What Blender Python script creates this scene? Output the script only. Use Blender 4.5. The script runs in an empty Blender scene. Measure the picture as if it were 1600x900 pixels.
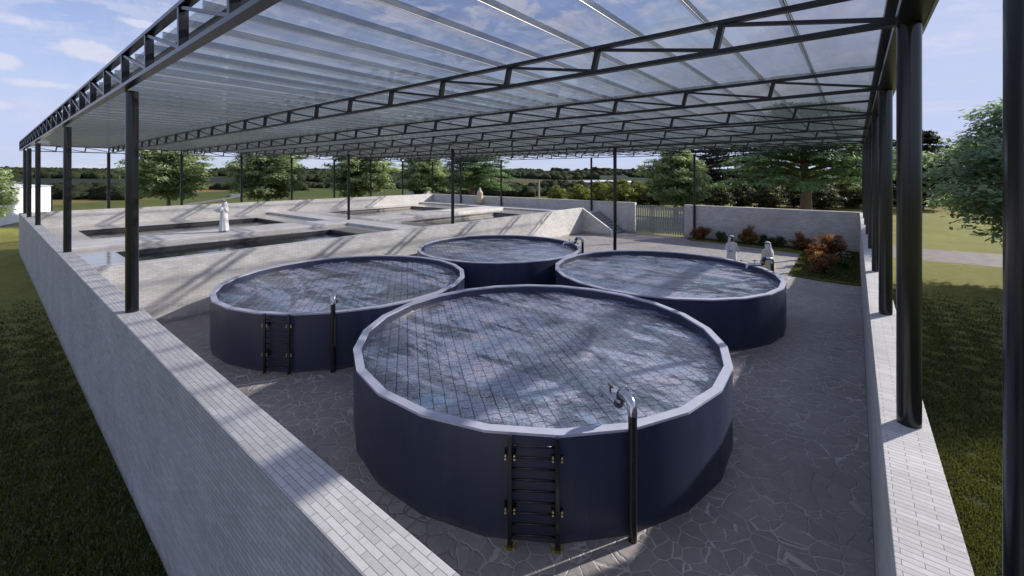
import bpy, bmesh, math, random
import numpy as np
from mathutils import Vector, Matrix
R = math.radians
S = bpy.context.scene
COL = S.collection

# ------------------------------------------------------------------ camera
EYE = 4.8
YAW = R(38.85)
FPX = 666.67
cd = bpy.data.cameras.new("camera")
cam = bpy.data.objects.new("camera", cd)
COL.objects.link(cam)
cam.location = (0, 0, EYE)
cam.rotation_euler = (R(90), 0, YAW)
cd.sensor_width = 36
cd.lens = 15.0
cd.shift_y = -(450 - 272) / 1600.0
cd.clip_start = 0.05
cd.clip_end = 9000
S.camera = cam

# ------------------------------------------------------------------ light
SUN_AZ = math.atan2(.49, .871)      # clockwise from +Y
SUN_EL = R(27)
W = bpy.data.worlds.new("World")
S.world = W
W.use_nodes = True
sun_d = bpy.data.lights.new("sun", 'SUN')
sun_d.energy = 5.0
sun_d.angle = R(0.9)
sun_d.color = (1.0, 0.93, 0.83)
sun = bpy.data.objects.new("sun", sun_d)
COL.objects.link(sun)
_sd = Vector((math.sin(SUN_AZ) * math.cos(SUN_EL), math.cos(SUN_AZ) * math.cos(SUN_EL), math.sin(SUN_EL)))
sun.rotation_euler = _sd.to_track_quat('Z', 'Y').to_euler()
S.view_settings.view_transform = 'Standard'
S.view_settings.look = 'None'
S.view_settings.gamma = 1
S.view_settings.exposure = 0.50
S.render.engine = 'CYCLES'
S.cycles.max_bounces = 10
S.cycles.transparent_max_bounces = 24
S.cycles.diffuse_bounces = 3
S.cycles.glossy_bounces = 4


def build_world():
    nt = W.node_tree
    N = nt.nodes
    L = nt.links.new
    bg = N["Background"]
    bg.inputs[1].default_value = 0.061
    sky = N.new("ShaderNodeTexSky")
    sky.sky_type = 'NISHITA'
    sky.sun_disc = False
    sky.sun_elevation = SUN_EL
    sky.sun_rotation = SUN_AZ
    sky.air_density = 1.0
    sky.dust_density = 0.6
    sky.ozone_density = 2.5
    tc = N.new("ShaderNodeTexCoord")
    sep = N.new("ShaderNodeSeparateXYZ")
    L(tc.outputs['Generated'], sep.inputs[0])

    def m(op, a, b=None, c=None, clamp=False):
        n = N.new("ShaderNodeMath")
        n.operation = op
        n.use_clamp = clamp
        for i, v in enumerate((a, b, c)):
            if v is None:
                continue
            if isinstance(v, (int, float)):
                n.inputs[i].default_value = v
            else:
                L(v, n.inputs[i])
        return n.outputs[0]
    den = m('ADD', m('MAXIMUM', sep.outputs[2], 0.0), 0.14)
    px = m('DIVIDE', sep.outputs[0], den)
    py = m('DIVIDE', sep.outputs[1], den)
    cmb = N.new("ShaderNodeCombineXYZ")
    L(px, cmb.inputs[0])
    L(py, cmb.inputs[1])

    def noise(scale, det, rough, dist, vec, sx=1, sy=1, rot=0.0, off=(0, 0, 0)):
        mp = N.new("ShaderNodeMapping")
        mp.inputs['Scale'].default_value = (sx, sy, 1)
        mp.inputs['Rotation'].default_value = (0, 0, rot)
        mp.inputs['Location'].default_value = off
        L(vec, mp.inputs[0])
        n = N.new("ShaderNodeTexNoise")
        n.inputs['Scale'].default_value = scale
        n.inputs['Detail'].default_value = det
        n.inputs['Roughness'].default_value = rough
        n.inputs['Distortion'].default_value = dist
        L(mp.outputs[0], n.inputs[0])
        return n.outputs[0]

    def ramp(v, a, b, lo=0.0, hi=1.0):
        n = N.new("ShaderNodeMapRange")
        n.interpolation_type = 'SMOOTHSTEP'
        n.inputs[1].default_value = a
        n.inputs[2].default_value = b
        n.inputs[3].default_value = lo
        n.inputs[4].default_value = hi
        L(v, n.inputs[0])
        return n.outputs[0]
    big = noise(0.62, 9, 0.62, 0.25, cmb.outputs[0], off=(3.1, 1.7, 0))
    cum = ramp(big, 0.54, 0.66)
    wisp = noise(1.6, 8, 0.7, 0.6, cmb.outputs[0], sx=0.35, sy=1.5, rot=0.5)
    cir = ramp(wisp, 0.42, 0.8, 0.0, 0.5)
    mott = ramp(noise(5.5, 6, 0.62, 0.3, cmb.outputs[0]), 0.44, 0.60, 0.0, 0.95)
    mott = m('MULTIPLY', mott, ramp(sep.outputs[2], 0.12, 0.45))
    mask = m('MAXIMUM', cum, m('MAXIMUM', cir, mott))
    # a few separate small cumulus clouds low in the sky beyond the pond corner
    pn = noise(9.0, 7, 0.6, 0.2, tc.outputs['Generated'], sx=1, sy=1)
    puffs = None
    for (qx, qy, sw, sh) in ((28, 32, 78, 22), (135, 80, 62, 20), (8, 95, 34, 18), (75, 132, 60, 11), (235, 40, 50, 12), (-120, 60, 80, 26), (-60, 160, 90, 12)):
        v = Vector((qx - 800, FPX, 272 - qy)).normalized()
        c_ = Vector((v.x * math.cos(YAW) - v.y * math.sin(YAW), v.x * math.sin(YAW) + v.y * math.cos(YAW), v.z))
        k = FPX / v.y
        vm = N.new("ShaderNodeVectorMath")
        vm.operation = 'SUBTRACT'
        L(tc.outputs['Generated'], vm.inputs[0])
        vm.inputs[1].default_value = c_
        vs_ = N.new("ShaderNodeVectorMath")
        vs_.operation = 'MULTIPLY'
        vs_.inputs[1].default_value = (1400 / sw, 1400 / sw, 1150 / sh)
        L(vm.outputs[0], vs_.inputs[0])
        ln = N.new("ShaderNodeVectorMath")
        ln.operation = 'LENGTH'
        L(vs_.outputs[0], ln.inputs[0])
        dd = m('ADD', ln.outputs['Value'], m('MULTIPLY', m('SUBTRACT', pn, 0.5), 3.2))
        r_ = ramp(dd, 1.15, 0.55, 0.0, 0.85)
        puffs = r_ if puffs is None else m('MAXIMUM', puffs, r_)
    mask = m('MAXIMUM', mask, puffs)
    # whitish horizon haze of the sky itself
    hz = ramp(sep.outputs[2], 0.0, 0.45, 0.75, 0.10)
    shade = ramp(big, 0.60, 0.78)
    ccol = N.new("ShaderNodeMix")
    ccol.data_type = 'RGBA'
    ccol.inputs[6].default_value = (8.4, 8.6, 10.3, 1)
    ccol.inputs[7].default_value = (4.2, 4.3, 5.6, 1)
    L(shade, ccol.inputs[0])
    mx0 = N.new("ShaderNodeMix")
    mx0.data_type = 'RGBA'
    L(hz, mx0.inputs[0])
    gain = N.new("ShaderNodeMix")
    gain.data_type = 'RGBA'
    gain.blend_type = 'MULTIPLY'
    gain.inputs[0].default_value = 1
    gain.inputs[7].default_value = (1.75, 1.62, 1.95, 1)
    L(sky.outputs[0], gain.inputs[6])
    cap = N.new("ShaderNodeMix")
    cap.data_type = 'RGBA'
    cap.blend_type = 'DARKEN'
    cap.inputs[0].default_value = 1
    cap.inputs[7].default_value = (5.6, 6.6, 10.0, 1)
    L(gain.outputs[2], cap.inputs[6])
    L(cap.outputs[2], mx0.inputs[6])
    mx0.inputs[7].default_value = (6.9, 7.8, 10.6, 1)
    mx = N.new("ShaderNodeMix")
    mx.data_type = 'RGBA'
    L(mask, mx.inputs[0])
    L(mx0.outputs[2], mx.inputs[6])
    L(ccol.outputs[2], mx.inputs[7])
    L(mx.outputs[2], bg.inputs[0])


build_world()

# ------------------------------------------------------------------ helpers
CA, SA = math.cos(YAW), math.sin(YAW)


def at(px, depth):
    """a place on the ground `depth` metres in front of the camera, at picture column px"""
    x = (px - 800) / FPX * depth
    return (x * CA - depth * SA, x * SA + depth * CA)


def x_on(px, Y):
    k = (px - 800) / FPX
    return (k * Y * CA - Y * SA) / (CA + k * SA)


def tag(o, label=None, cat=None, group=None, kind=None):
    if label:
        o['label'] = label
    if cat:
        o['category'] = cat
    if group:
        o['group'] = group
    if kind:
        o['kind'] = kind
    return o


def empty(name, loc=(0, 0, 0), rz=0.0):
    o = bpy.data.objects.new(name, None)
    o.empty_display_size = 0.3
    o.location = loc
    o.rotation_euler = (0, 0, rz)
    COL.objects.link(o)
    return o


class MB:
    def __init__(s):
        s.v = []
        s.f = []
        s.m = []

    def add(s, vs, fs, mi=0):
        b = len(s.v)
        s.v += [tuple(p) for p in vs]
        for f in fs:
            s.f.append(tuple(b + i for i in f))
            s.m.append(mi)

    def box(s, x0, x1, y0, y1, z0, z1, mi=0):
        s.add([(x0, y0, z0), (x1, y0, z0), (x1, y1, z0), (x0, y1, z0), (x0, y0, z1), (x1, y0, z1), (x1, y1, z1), (x0, y1, z1)],
              [(0, 3, 2, 1), (4, 5, 6, 7), (0, 1, 5, 4), (1, 2, 6, 5), (2, 3, 7, 6), (3, 0, 4, 7)], mi)

    def bar(s, a, b, w, h, up=(0, 0, 1), mi=0):
        a = Vector(a)
        b = Vector(b)
        d = (b - a).normalized()
        u = Vector(up)
        if abs(d.dot(u)) > 0.95:
            u = Vector((0, 1, 0))
        r = d.cross(u).normalized() * (w / 2)
        t = r.normalized().cross(d).normalized() * (h / 2)
        vs = []
        for p in (a, b):
            vs += [p - r - t, p + r - t, p + r + t, p - r + t]
        s.add(vs, [(0, 3, 2, 1), (4, 5, 6, 7), (0, 1, 5, 4), (1, 2, 6, 5), (2, 3, 7, 6), (3, 0, 4, 7)], mi)

    def tube(s, pts, rad, n=12, cap=True, mi=0):
        pts = [Vector(p) for p in pts]
        if not isinstance(rad, (list, tuple)):
            rad = [rad] * len(pts)
        prev = None
        rings = []
        for i, p in enumerate(pts):
            if i == 0:
                d = pts[1] - pts[0]
            elif i == len(pts) - 1:
                d = pts[-1] - pts[-2]
            else:
                d = (pts[i + 1] - p).normalized() + (p - pts[i - 1]).normalized()
            if d.length < 1e-9:
                d = Vector((0, 0, 1))
            d.normalize()
            if prev is None:
                a = Vector((1, 0, 0)) if abs(d.x) < 0.9 else Vector((0, 1, 0))
                u = d.cross(a).normalized()
            else:
                u = (prev - d * prev.dot(d))
                if u.length < 1e-6:
                    u = d.orthogonal()
                u.normalize()
            prev = u
            w = d.cross(u)
            rings.append([p + (u * math.cos(2 * math.pi * k / n) + w * math.sin(2 * math.pi * k / n)) * rad[i] for k in range(n)])
        vs = [q for r in rings for q in r]
        fs = []
        for i in range(len(pts) - 1):
            for k in range(n):
                k2 = (k + 1) % n
                fs.append((i * n + k, i * n + k2, (i + 1) * n + k2, (i + 1) * n + k))
        if cap:
            fs.append(tuple(range(n))[::-1])
            fs.append(tuple((len(pts) - 1) * n + k for k in range(n)))
        s.add(vs, fs, mi)

    def loft(s, rings, cap=True, mi=0):
        n = len(rings[0])
        vs = [q for r in rings for q in r]
        fs = []
        for i in range(len(rings) - 1):
            for k in range(n):
                k2 = (k + 1) % n
                fs.append((i * n + k, i * n + k2, (i + 1) * n + k2, (i + 1) * n + k))
        if cap:
            fs.append(tuple(range(n))[::-1])
            fs.append(tuple((len(rings) - 1) * n + k for k in range(n)))
        s.add(vs, fs, mi)

    def build(s, name, mats, parent=None, smooth=False, loc=None, bevel=0.0, autosmooth=None):
        me = bpy.data.meshes.new(name)
        me.from_pydata(s.v, [], s.f)
        if not isinstance(mats, (list, tuple)):
            mats = [mats]
        for m in mats:
            me.materials.append(m)
        me.polygons.foreach_set('material_index', s.m)
        bm = bmesh.new()
        bm.from_mesh(me)
        bmesh.ops.recalc_face_normals(bm, faces=bm.faces)
        bm.to_mesh(me)
        bm.free()
        if smooth:
            me.polygons.foreach_set('use_smooth', [True] * len(me.polygons))
            if autosmooth:
                me.set_sharp_from_angle(angle=R(autosmooth))
        me.update()
        o = bpy.data.objects.new(name, me)
        COL.objects.link(o)
        if parent:
            o.parent = parent
        if loc:
            o.location = loc
        if bevel:
            b = o.modifiers.new("bevel", 'BEVEL')
            b.width = bevel
            b.segments = 2
            b.limit_method = 'ANGLE'
        return o


def copy_tree(o, parent=None):
    c = o.copy()
    COL.objects.link(c)
    if parent:
        c.parent = parent
    for ch in list(o.children):
        copy_tree(ch, c)
    return c


def quads_mesh(name, V, nper, mat, parent=None, tint=None):
    """V: (n*nper,3) numpy array of independent polygons with nper corners"""
    n = len(V) // nper
    me = bpy.data.meshes.new(name)
    me.vertices.add(len(V))
    me.vertices.foreach_set('co', V.astype(np.float32).ravel())
    me.loops.add(len(V))
    me.loops.foreach_set('vertex_index', np.arange(len(V), dtype=np.int32))
    me.polygons.add(n)
    me.polygons.foreach_set('loop_start', np.arange(0, len(V), nper, dtype=np.int32))
    me.update(calc_edges=True)
    if tint is not None:
        a = me.attributes.new('tint', 'FLOAT', 'FACE')
        a.data.foreach_set('value', tint.astype(np.float32))
    me.materials.append(mat)
    me.validate()
    o = bpy.data.objects.new(name, me)
    COL.objects.link(o)
    if parent:
        o.parent = parent
    return o


# ------------------------------------------------------------------ materials
class Mat:
    def __init__(s, name):
        s.mat = bpy.data.materials.new(name)
        s.mat.use_nodes = True
        s.nt = s.mat.node_tree
        s.N = s.nt.nodes
        s.L = s.nt.links.new
        s.p = s.N["Principled BSDF"]
        s.out = s.N["Material Output"]

    def node(s, t, **kw):
        n = s.N.new(t)
        for k, v in kw.items():
            setattr(n, k, v)
        return n

    def pos(s, scale=(1, 1, 1), rot=(0, 0, 0), loc=(0, 0, 0), coord='world'):
        if coord == 'world':
            src = s.node("ShaderNodeNewGeometry").outputs['Position']
        else:
            src = s.node("ShaderNodeTexCoord").outputs['Object']
        m = s.node("ShaderNodeMapping")
        m.inputs['Scale'].default_value = scale
        m.inputs['Rotation'].default_value = rot
        m.inputs['Location'].default_value = loc
        s.L(src, m.inputs[0])
        return m.outputs[0]

    def noise(s, vec, scale, det=5, rough=0.55, dist=0.0):
        n = s.node("ShaderNodeTexNoise")
        n.inputs['Scale'].default_value = scale
        n.inputs['Detail'].default_value = det
        n.inputs['Roughness'].default_value = rough
        n.inputs['Distortion'].default_value = dist
        s.L(vec, n.inputs[0])
        return n.outputs[0]

    def rng(s, v, a, b, lo=0.0, hi=1.0, smooth=False):
        n = s.node("ShaderNodeMapRange")
        if smooth:
            n.interpolation_type = 'SMOOTHSTEP'
        for i, x in zip((1, 2, 3, 4), (a, b, lo, hi)):
            n.inputs[i].default_value = x
        s.L(v, n.inputs[0])
        return n.outputs[0]

    def val(s, x, v):
        if isinstance(v, (int, float)):
            x.default_value = v
        elif isinstance(v, (tuple, list)):
            x.default_value = tuple(v) + ((1,) if len(v) == 3 else ())
        else:
            s.L(v, x)

    def mix(s, f, a, b, blend='MIX'):
        n = s.node("ShaderNodeMix", data_type='RGBA', blend_type=blend)
        s.val(n.inputs[0], f)
        s.val(n.inputs[6], a)
        s.val(n.inputs[7], b)
        return n.outputs[2]

    def math(s, op, a, b=0.0, clamp=False):
        n = s.node("ShaderNodeMath", operation=op, use_clamp=clamp)
        s.val(n.inputs[0], a)
        s.val(n.inputs[1], b)
        return n.outputs[0]

    def schlick(s, f0, power=5.0, normal=None, gain=1.0):
        """thin-sheet reflectance that does not depend on which side is seen"""
        g = s.node("ShaderNodeNewGeometry")
        d = s.node("ShaderNodeVectorMath", operation='DOT_PRODUCT')
        s.L(g.outputs['Incoming'], d.inputs[0])
        s.L(normal if normal is not None else g.outputs['Normal'], d.inputs[1])
        c = s.math('SUBTRACT', 1.0, s.math('ABSOLUTE', d.outputs['Value']), True)
        p = s.math('POWER', c, power)
        return s.math('MULTIPLY', s.math('ADD', f0, s.math('MULTIPLY', p, 1 - f0)), gain, True)

    def bump(s, h, strength=0.3, dist=0.02):
        n = s.node("ShaderNodeBump")
        n.inputs['Strength'].default_value = strength
        n.inputs['Distance'].default_value = dist
        s.L(h, n.inputs['Height'])
        return n.outputs[0]

    def set(s, color=None, rough=None, metal=None, normal=None, spec=None):
        if color is not None:
            s.val(s.p.inputs['Base Color'], color)
        if rough is not None:
            s.val(s.p.inputs['Roughness'], rough)
        if metal is not None:
            s.val(s.p.inputs['Metallic'], metal)
        if normal is not None:
            s.L(normal, s.p.inputs['Normal'])
        if spec is not None:
            s.val(s.p.inputs['Specular IOR Level'], spec)
        return s.mat

    def wallvec(s):
        """planar coordinates chosen by the face normal: (along, up) on walls, (x, y) on tops"""
        g = s.node("ShaderNodeNewGeometry")
        sp = s.node("ShaderNodeSeparateXYZ")
        s.L(g.outputs['Position'], sp.inputs[0])
        sn = s.node("ShaderNodeSeparateXYZ")
        s.L(g.outputs['True Normal'], sn.inputs[0])
        ax = s.math('GREATER_THAN', s.math('ABSOLUTE', sn.outputs[0]), 0.6)
        az = s.math('GREATER_THAN', s.math('ABSOLUTE', sn.outputs[2]), 0.6)

        def sel(f, a, b):
            n = s.node("ShaderNodeMix", data_type='FLOAT')
            s.L(f, n.inputs[0])
            s.L(a, n.inputs[2])
            s.L(b, n.inputs[3])
            return n.outputs[0]
        u = sel(ax, sp.outputs[0], sp.outputs[1])
        v = sel(az, sp.outputs[2], sp.outputs[1])
        c = s.node("ShaderNodeCombineXYZ")
        s.L(u, c.inputs[0])
        s.L(v, c.inputs[1])
        return c.outputs[0]


def m_brick(name, base, mortar, bw=0.215, rh=0.050, seed=0.0):
    m = Mat(name)
    vec = m.wallvec()
    b = m.node("ShaderNodeTexBrick")
    m.L(vec, b.inputs['Vector'])
    b.inputs['Scale'].default_value = 1.0
    b.inputs['Brick Width'].default_value = bw
    b.inputs['Row Height'].default_value = rh
    b.inputs['Mortar Size'].default_value = 0.0028
    b.inputs['Mortar Smooth'].default_value = 0.3
    b.inputs['Bias'].default_value = 0.0
    b.inputs['Color1'].default_value = (*base, 1)
    b.inputs['Color2'].default_value = (*[c * 0.80 for c in base], 1)
    b.inputs['Mortar'].default_value = (*mortar, 1)
    P = m.pos()
    big = m.rng(m.noise(P, 0.9, 6, 0.65), 0.3, 0.75, 0.80, 1.06)
    fine = m.rng(m.noise(P, 38, 3, 0.6), 0.3, 0.7, 0.93, 1.05)
    c = m.mix(1.0, b.outputs['Color'], m.mix(1.0, big, fine, 'MULTIPLY'), 'MULTIPLY')
    # faint dirt runs
    sp = m.pos(scale=(2.2, 2.2, 0.35))
    run = m.rng(m.noise(sp, 1.6, 5, 0.7), 0.56, 0.8, 0.0, 0.16)
    c = m.mix(run, c, (0.34, 0.335, 0.33))
    # splashed soil along the foot of the wall
    sz = m.node("ShaderNodeSeparateXYZ")
    m.L(P, sz.inputs[0])
    foot = m.math('ADD', sz.outputs[2], m.math('MULTIPLY', m.math('SUBTRACT', m.noise(P, 5, 6, 0.7), 0.5), 0.5))
    c = m.mix(m.rng(foot, 0.02, 0.22, 0.55, 0.0, True), c, (0.15, 0.145, 0.12))
    h = m.math('ADD', m.math('MULTIPLY', b.outputs['Fac'], -1.0), m.math('MULTIPLY', m.noise(P, 30, 5, 0.65), 0.45))
    return m.set(c, 0.78, 0, m.bump(h, 0.55, 0.006), 0.3)


def m_concrete(name, base, rough=0.7, sc=1.0, bumps=0.25):
    m = Mat(name)
    P = m.pos()
    a = m.rng(m.noise(P, 1.1 * sc, 7, 0.65, 0.3), 0.28, 0.72, 0.0, 1.0)
    c = m.mix(a, tuple(x * 0.76 for x in base), tuple(min(1, x * 1.12) for x in base))
    f = m.rng(m.noise(P, 45 * sc, 3, 0.6), 0.3, 0.7, 0.88, 1.08)
    c = m.mix(1.0, c, f, 'MULTIPLY')
    r = m.rng(m.noise(P, 2.0, 4), 0.3, 0.7, rough - 0.1, rough + 0.1)
    return m.set(c, r, 0, m.bump(m.noise(P, 60 * sc, 5, 0.65), bumps, 0.004))


def m_paving():
    m = Mat("flagstone_paving")
    P = m.pos()
    warp = m.node("ShaderNodeTexNoise")
    warp.inputs['Scale'].default_value = 1.7
    warp.inputs['Detail'].default_value = 4
    m.L(P, warp.inputs[0])
    va = m.node("ShaderNodeVectorMath", operation='SCALE')
    va.inputs['Scale'].default_value = 0.34
    m.L(warp.outputs['Color'], va.inputs[0])
    vb = m.node("ShaderNodeVectorMath", operation='ADD')
    m.L(P, vb.inputs[0])
    m.L(va.outputs[0], vb.inputs[1])
    flat = m.node("ShaderNodeVectorMath", operation='MULTIPLY')
    flat.inputs[1].default_value = (1, 1, 0)
    m.L(vb.outputs[0], flat.inputs[0])
    e = m.node("ShaderNodeTexVoronoi", feature='DISTANCE_TO_EDGE')
    e.inputs['Scale'].default_value = 3.9
    m.L(flat.outputs[0], e.inputs['Vector'])
    cell = m.node("ShaderNodeTexVoronoi")
    cell.inputs['Scale'].default_value = 3.9
    m.L(flat.outputs[0], cell.inputs['Vector'])
    sepc = m.node("ShaderNodeSeparateColor")
    m.L(cell.outputs['Color'], sepc.inputs[0])
    lay = m.noise(m.pos(scale=(1, 1, 1), rot=(0, 0, 0.7)), 7, 7, 0.7, 1.2)
    stone = m.mix(sepc.outputs[0], (0.235, 0.222, 0.228), (0.285, 0.268, 0.270))
    stone = m.mix(1.0, stone, m.rng(lay, 0.25, 0.75, 0.74, 1.16), 'MULTIPLY')
    big = m.rng(m.noise(P, 0.35, 5, 0.6), 0.35, 0.65, 0.86, 1.1)
    stone = m.mix(1.0, stone, big, 'MULTIPLY')
    jw = m.rng(m.noise(P, 9, 3), 0.3, 0.7, 0.018, 0.036)
    j = m.math('LESS_THAN', e.outputs['Distance'], jw)
    dark = m.rng(m.noise(P, 0.22, 3), 0.50, 0.64, 0.0, 1.0, True)
    jc = m.mix(dark, (0.50, 0.48, 0.47), (0.10, 0.097, 0.097))
    c = m.mix(m.math('MULTIPLY', j, 0.72), stone, jc)
    h = m.math('ADD', m.math('MULTIPLY', m.rng(e.outputs['Distance'], 0.0, 0.06), 1.0), m.math('MULTIPLY', lay, 0.7))
    rr = m.rng(lay, 0.3, 0.7, 0.45, 0.68)
    return m.set(c, rr, 0, m.bump(h, 0.55, 0.02), 0.4)


def m_grass(name, a, b, dry):
    m = Mat(name)
    P = m.pos()
    n1 = m.noise(P, 22, 6, 0.75)
    n2 = m.rng(m.noise(P, 0.35, 5, 0.6), 0.35, 0.65)
    n3 = m.rng(m.noise(P, 3.1, 5, 0.65), 0.45, 0.75)
    c = m.mix(m.rng(n1, 0.3, 0.7), a, b)
    c = m.mix(m.math('MULTIPLY', n3, 0.45), c, dry)
    c = m.mix(1.0, c, m.mix(n2, (0.8, 0.84, 0.78), (1.12, 1.1, 1.05)), 'MULTIPLY')
    return m.set(c, 0.95, 0, m.bump(m.noise(P, 55, 5, 0.8), 1.0, 0.05), 0.1)


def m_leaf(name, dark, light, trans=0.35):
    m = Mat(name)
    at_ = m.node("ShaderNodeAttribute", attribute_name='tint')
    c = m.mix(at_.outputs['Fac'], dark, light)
    m.N.remove(m.p)
    d = m.node("ShaderNodeBsdfDiffuse")
    t = m.node("ShaderNodeBsdfTranslucent")
    g = m.node("ShaderNodeBsdfGlossy")
    g.inputs['Roughness'].default_value = 0.45
    g.inputs['Color'].default_value = (0.8, 0.8, 0.8, 1)
    m.L(c, d.inputs[0])
    m.L(m.mix(1.0, c, (1.6, 1.65, 1.0), 'MULTIPLY'), t.inputs[0])
    s1 = m.node("ShaderNodeMixShader")
    s1.inputs[0].default_value = trans
    m.L(d.outputs[0], s1.inputs[1])
    m.L(t.outputs[0], s1.inputs[2])
    s2 = m.node("ShaderNodeMixShader")
    s2.inputs[0].default_value = 0.05
    m.L(s1.outputs[0], s2.inputs[1])
    m.L(g.outputs[0], s2.inputs[2])
    m.L(s2.outputs[0], m.out.inputs[0])
    return m.mat


def m_bark(name, base):
    m = Mat(name)
    P = m.pos(scale=(1, 1, 0.25))
    n = m.noise(P, 14, 6, 0.7, 0.5)
    c = m.mix(m.rng(n, 0.3, 0.7), tuple(x * 0.5 for x in base), base)
    return m.set(c, 0.9, 0, m.bump(n, 0.8, 0.04), 0.2)


def m_metal_black(name, base=(0.006, 0.007, 0.009), rough=0.2):
    m = Mat(name)
    P = m.pos(scale=(1, 1, 0.6))
    n = m.noise(P, 7, 5, 0.6)
    c = m.mix(m.rng(n, 0.35, 0.7), base, tuple(x * 1.5 for x in base))
    r = m.rng(m.noise(P, 30, 4, 0.6), 0.3, 0.7, rough - 0.03, rough + 0.03)
    return m.set(c, r, 0.0, m.bump(m.noise(P, 220, 2), 0.06, 0.002), 0.55)


def m_tank():
    m = Mat("tank_paint")
    P = m.pos()
    n = m.rng(m.noise(m.pos(scale=(1.2, 1.2, 0.25)), 2.1, 6, 0.65), 0.3, 0.75)
    c = m.mix(n, (0.023, 0.029, 0.064), (0.034, 0.042, 0.084))
    st = m.rng(m.noise(m.pos(scale=(9, 9, 0.35)), 1.0, 6, 0.7), 0.60, 0.80, 0.0, 0.22)
    c = m.mix(st, c, (0.16, 0.17, 0.20))
    sz = m.node("ShaderNodeSeparateXYZ")
    m.L(P, sz.inputs[0])
    foot = m.math('ADD', sz.outputs[2], m.math('MULTIPLY', m.math('SUBTRACT', m.noise(P, 6, 6, 0.7), 0.5), 0.25))
    c = m.mix(m.rng(foot, 0.0, 0.12, 0.4, 0.0, True), c, (0.10, 0.095, 0.09))
    return m.set(c, m.rng(m.noise(P, 3, 5), 0.3, 0.7, 0.30, 0.44), 0, m.bump(m.noise(P, 90, 3), 0.05, 0.002), 0.5)


def m_glass_roof(name="roof_sheet", tcol=(0.88, 0.88, 0.90)):
    m = Mat(name)
    m.N.remove(m.p)
    P = m.pos()
    f2 = m.schlick(0.06, 4.5, None, 0.92)
    tr = m.node("ShaderNodeBsdfTransparent")
    tr.inputs[0].default_value = (*tcol, 1)
    gl = m.node("ShaderNodeBsdfGlossy")
    gl.inputs['Roughness'].default_value = 0.06
    gl.inputs['Color'].default_value = (0.66, 0.72, 0.74, 1)
    s1 = m.node("ShaderNodeMixShader")
    m.L(f2, s1.inputs[0])
    m.L(tr.outputs[0], s1.inputs[1])
    m.L(gl.outputs[0], s1.inputs[2])
    df = m.node("ShaderNodeBsdfDiffuse")
    df.inputs[0].default_value = (0.12, 0.15, 0.15, 1)
    tl = m.node("ShaderNodeBsdfTranslucent")
    tl.inputs[0].default_value = (0.17, 0.20, 0.21, 1)
    sd = m.node("ShaderNodeMixShader")
    sd.inputs[0].default_value = 0.3
    m.L(df.outputs[0], sd.inputs[1])
    m.L(tl.outputs[0], sd.inputs[2])
    dirt = m.rng(m.noise(m.pos(scale=(1.6, 0.22, 1)), 1.6, 7, 0.7, 0.4), 0.35, 0.72, 0.05, 0.26)
    s2 = m.node("ShaderNodeMixShader")
    m.L(m.math('ADD', dirt, m.schlick(0.0, 5.0, None, 0.9), True), s2.inputs[0])
    m.L(s1.outputs[0], s2.inputs[1])
    m.L(sd.outputs[0], s2.inputs[2])
    m.L(s2.outputs[0], m.out.inputs[0])
    return m.mat


def tile_grid(m, b_only=True):
    P = m.pos(rot=(0, 0, -R(142.7)))
    b = m.node("ShaderNodeTexBrick")
    wv = m.node("ShaderNodeTexNoise")
    wv.inputs['Scale'].default_value = 5.0
    wv.inputs['Detail'].default_value = 4
    m.L(P, wv.inputs[0])
    sc = m.node("ShaderNodeVectorMath", operation='SCALE')
    sc.inputs['Scale'].default_value = 0.034
    m.L(wv.outputs['Color'], sc.inputs[0])
    ad = m.node("ShaderNodeVectorMath", operation='ADD')
    m.L(P, ad.inputs[0])
    m.L(sc.outputs[0], ad.inputs[1])
    m.L(ad.outputs[0], b.inputs['Vector'])
    b.inputs['Scale'].default_value = 1.0
    b.inputs['Brick Width'].default_value = 0.24
    b.inputs['Row Height'].default_value = 0.19
    b.inputs['Mortar Size'].default_value = 0.010
    b.inputs['Mortar Smooth'].default_value = 0.5
    return b.outputs['Fac']


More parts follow.
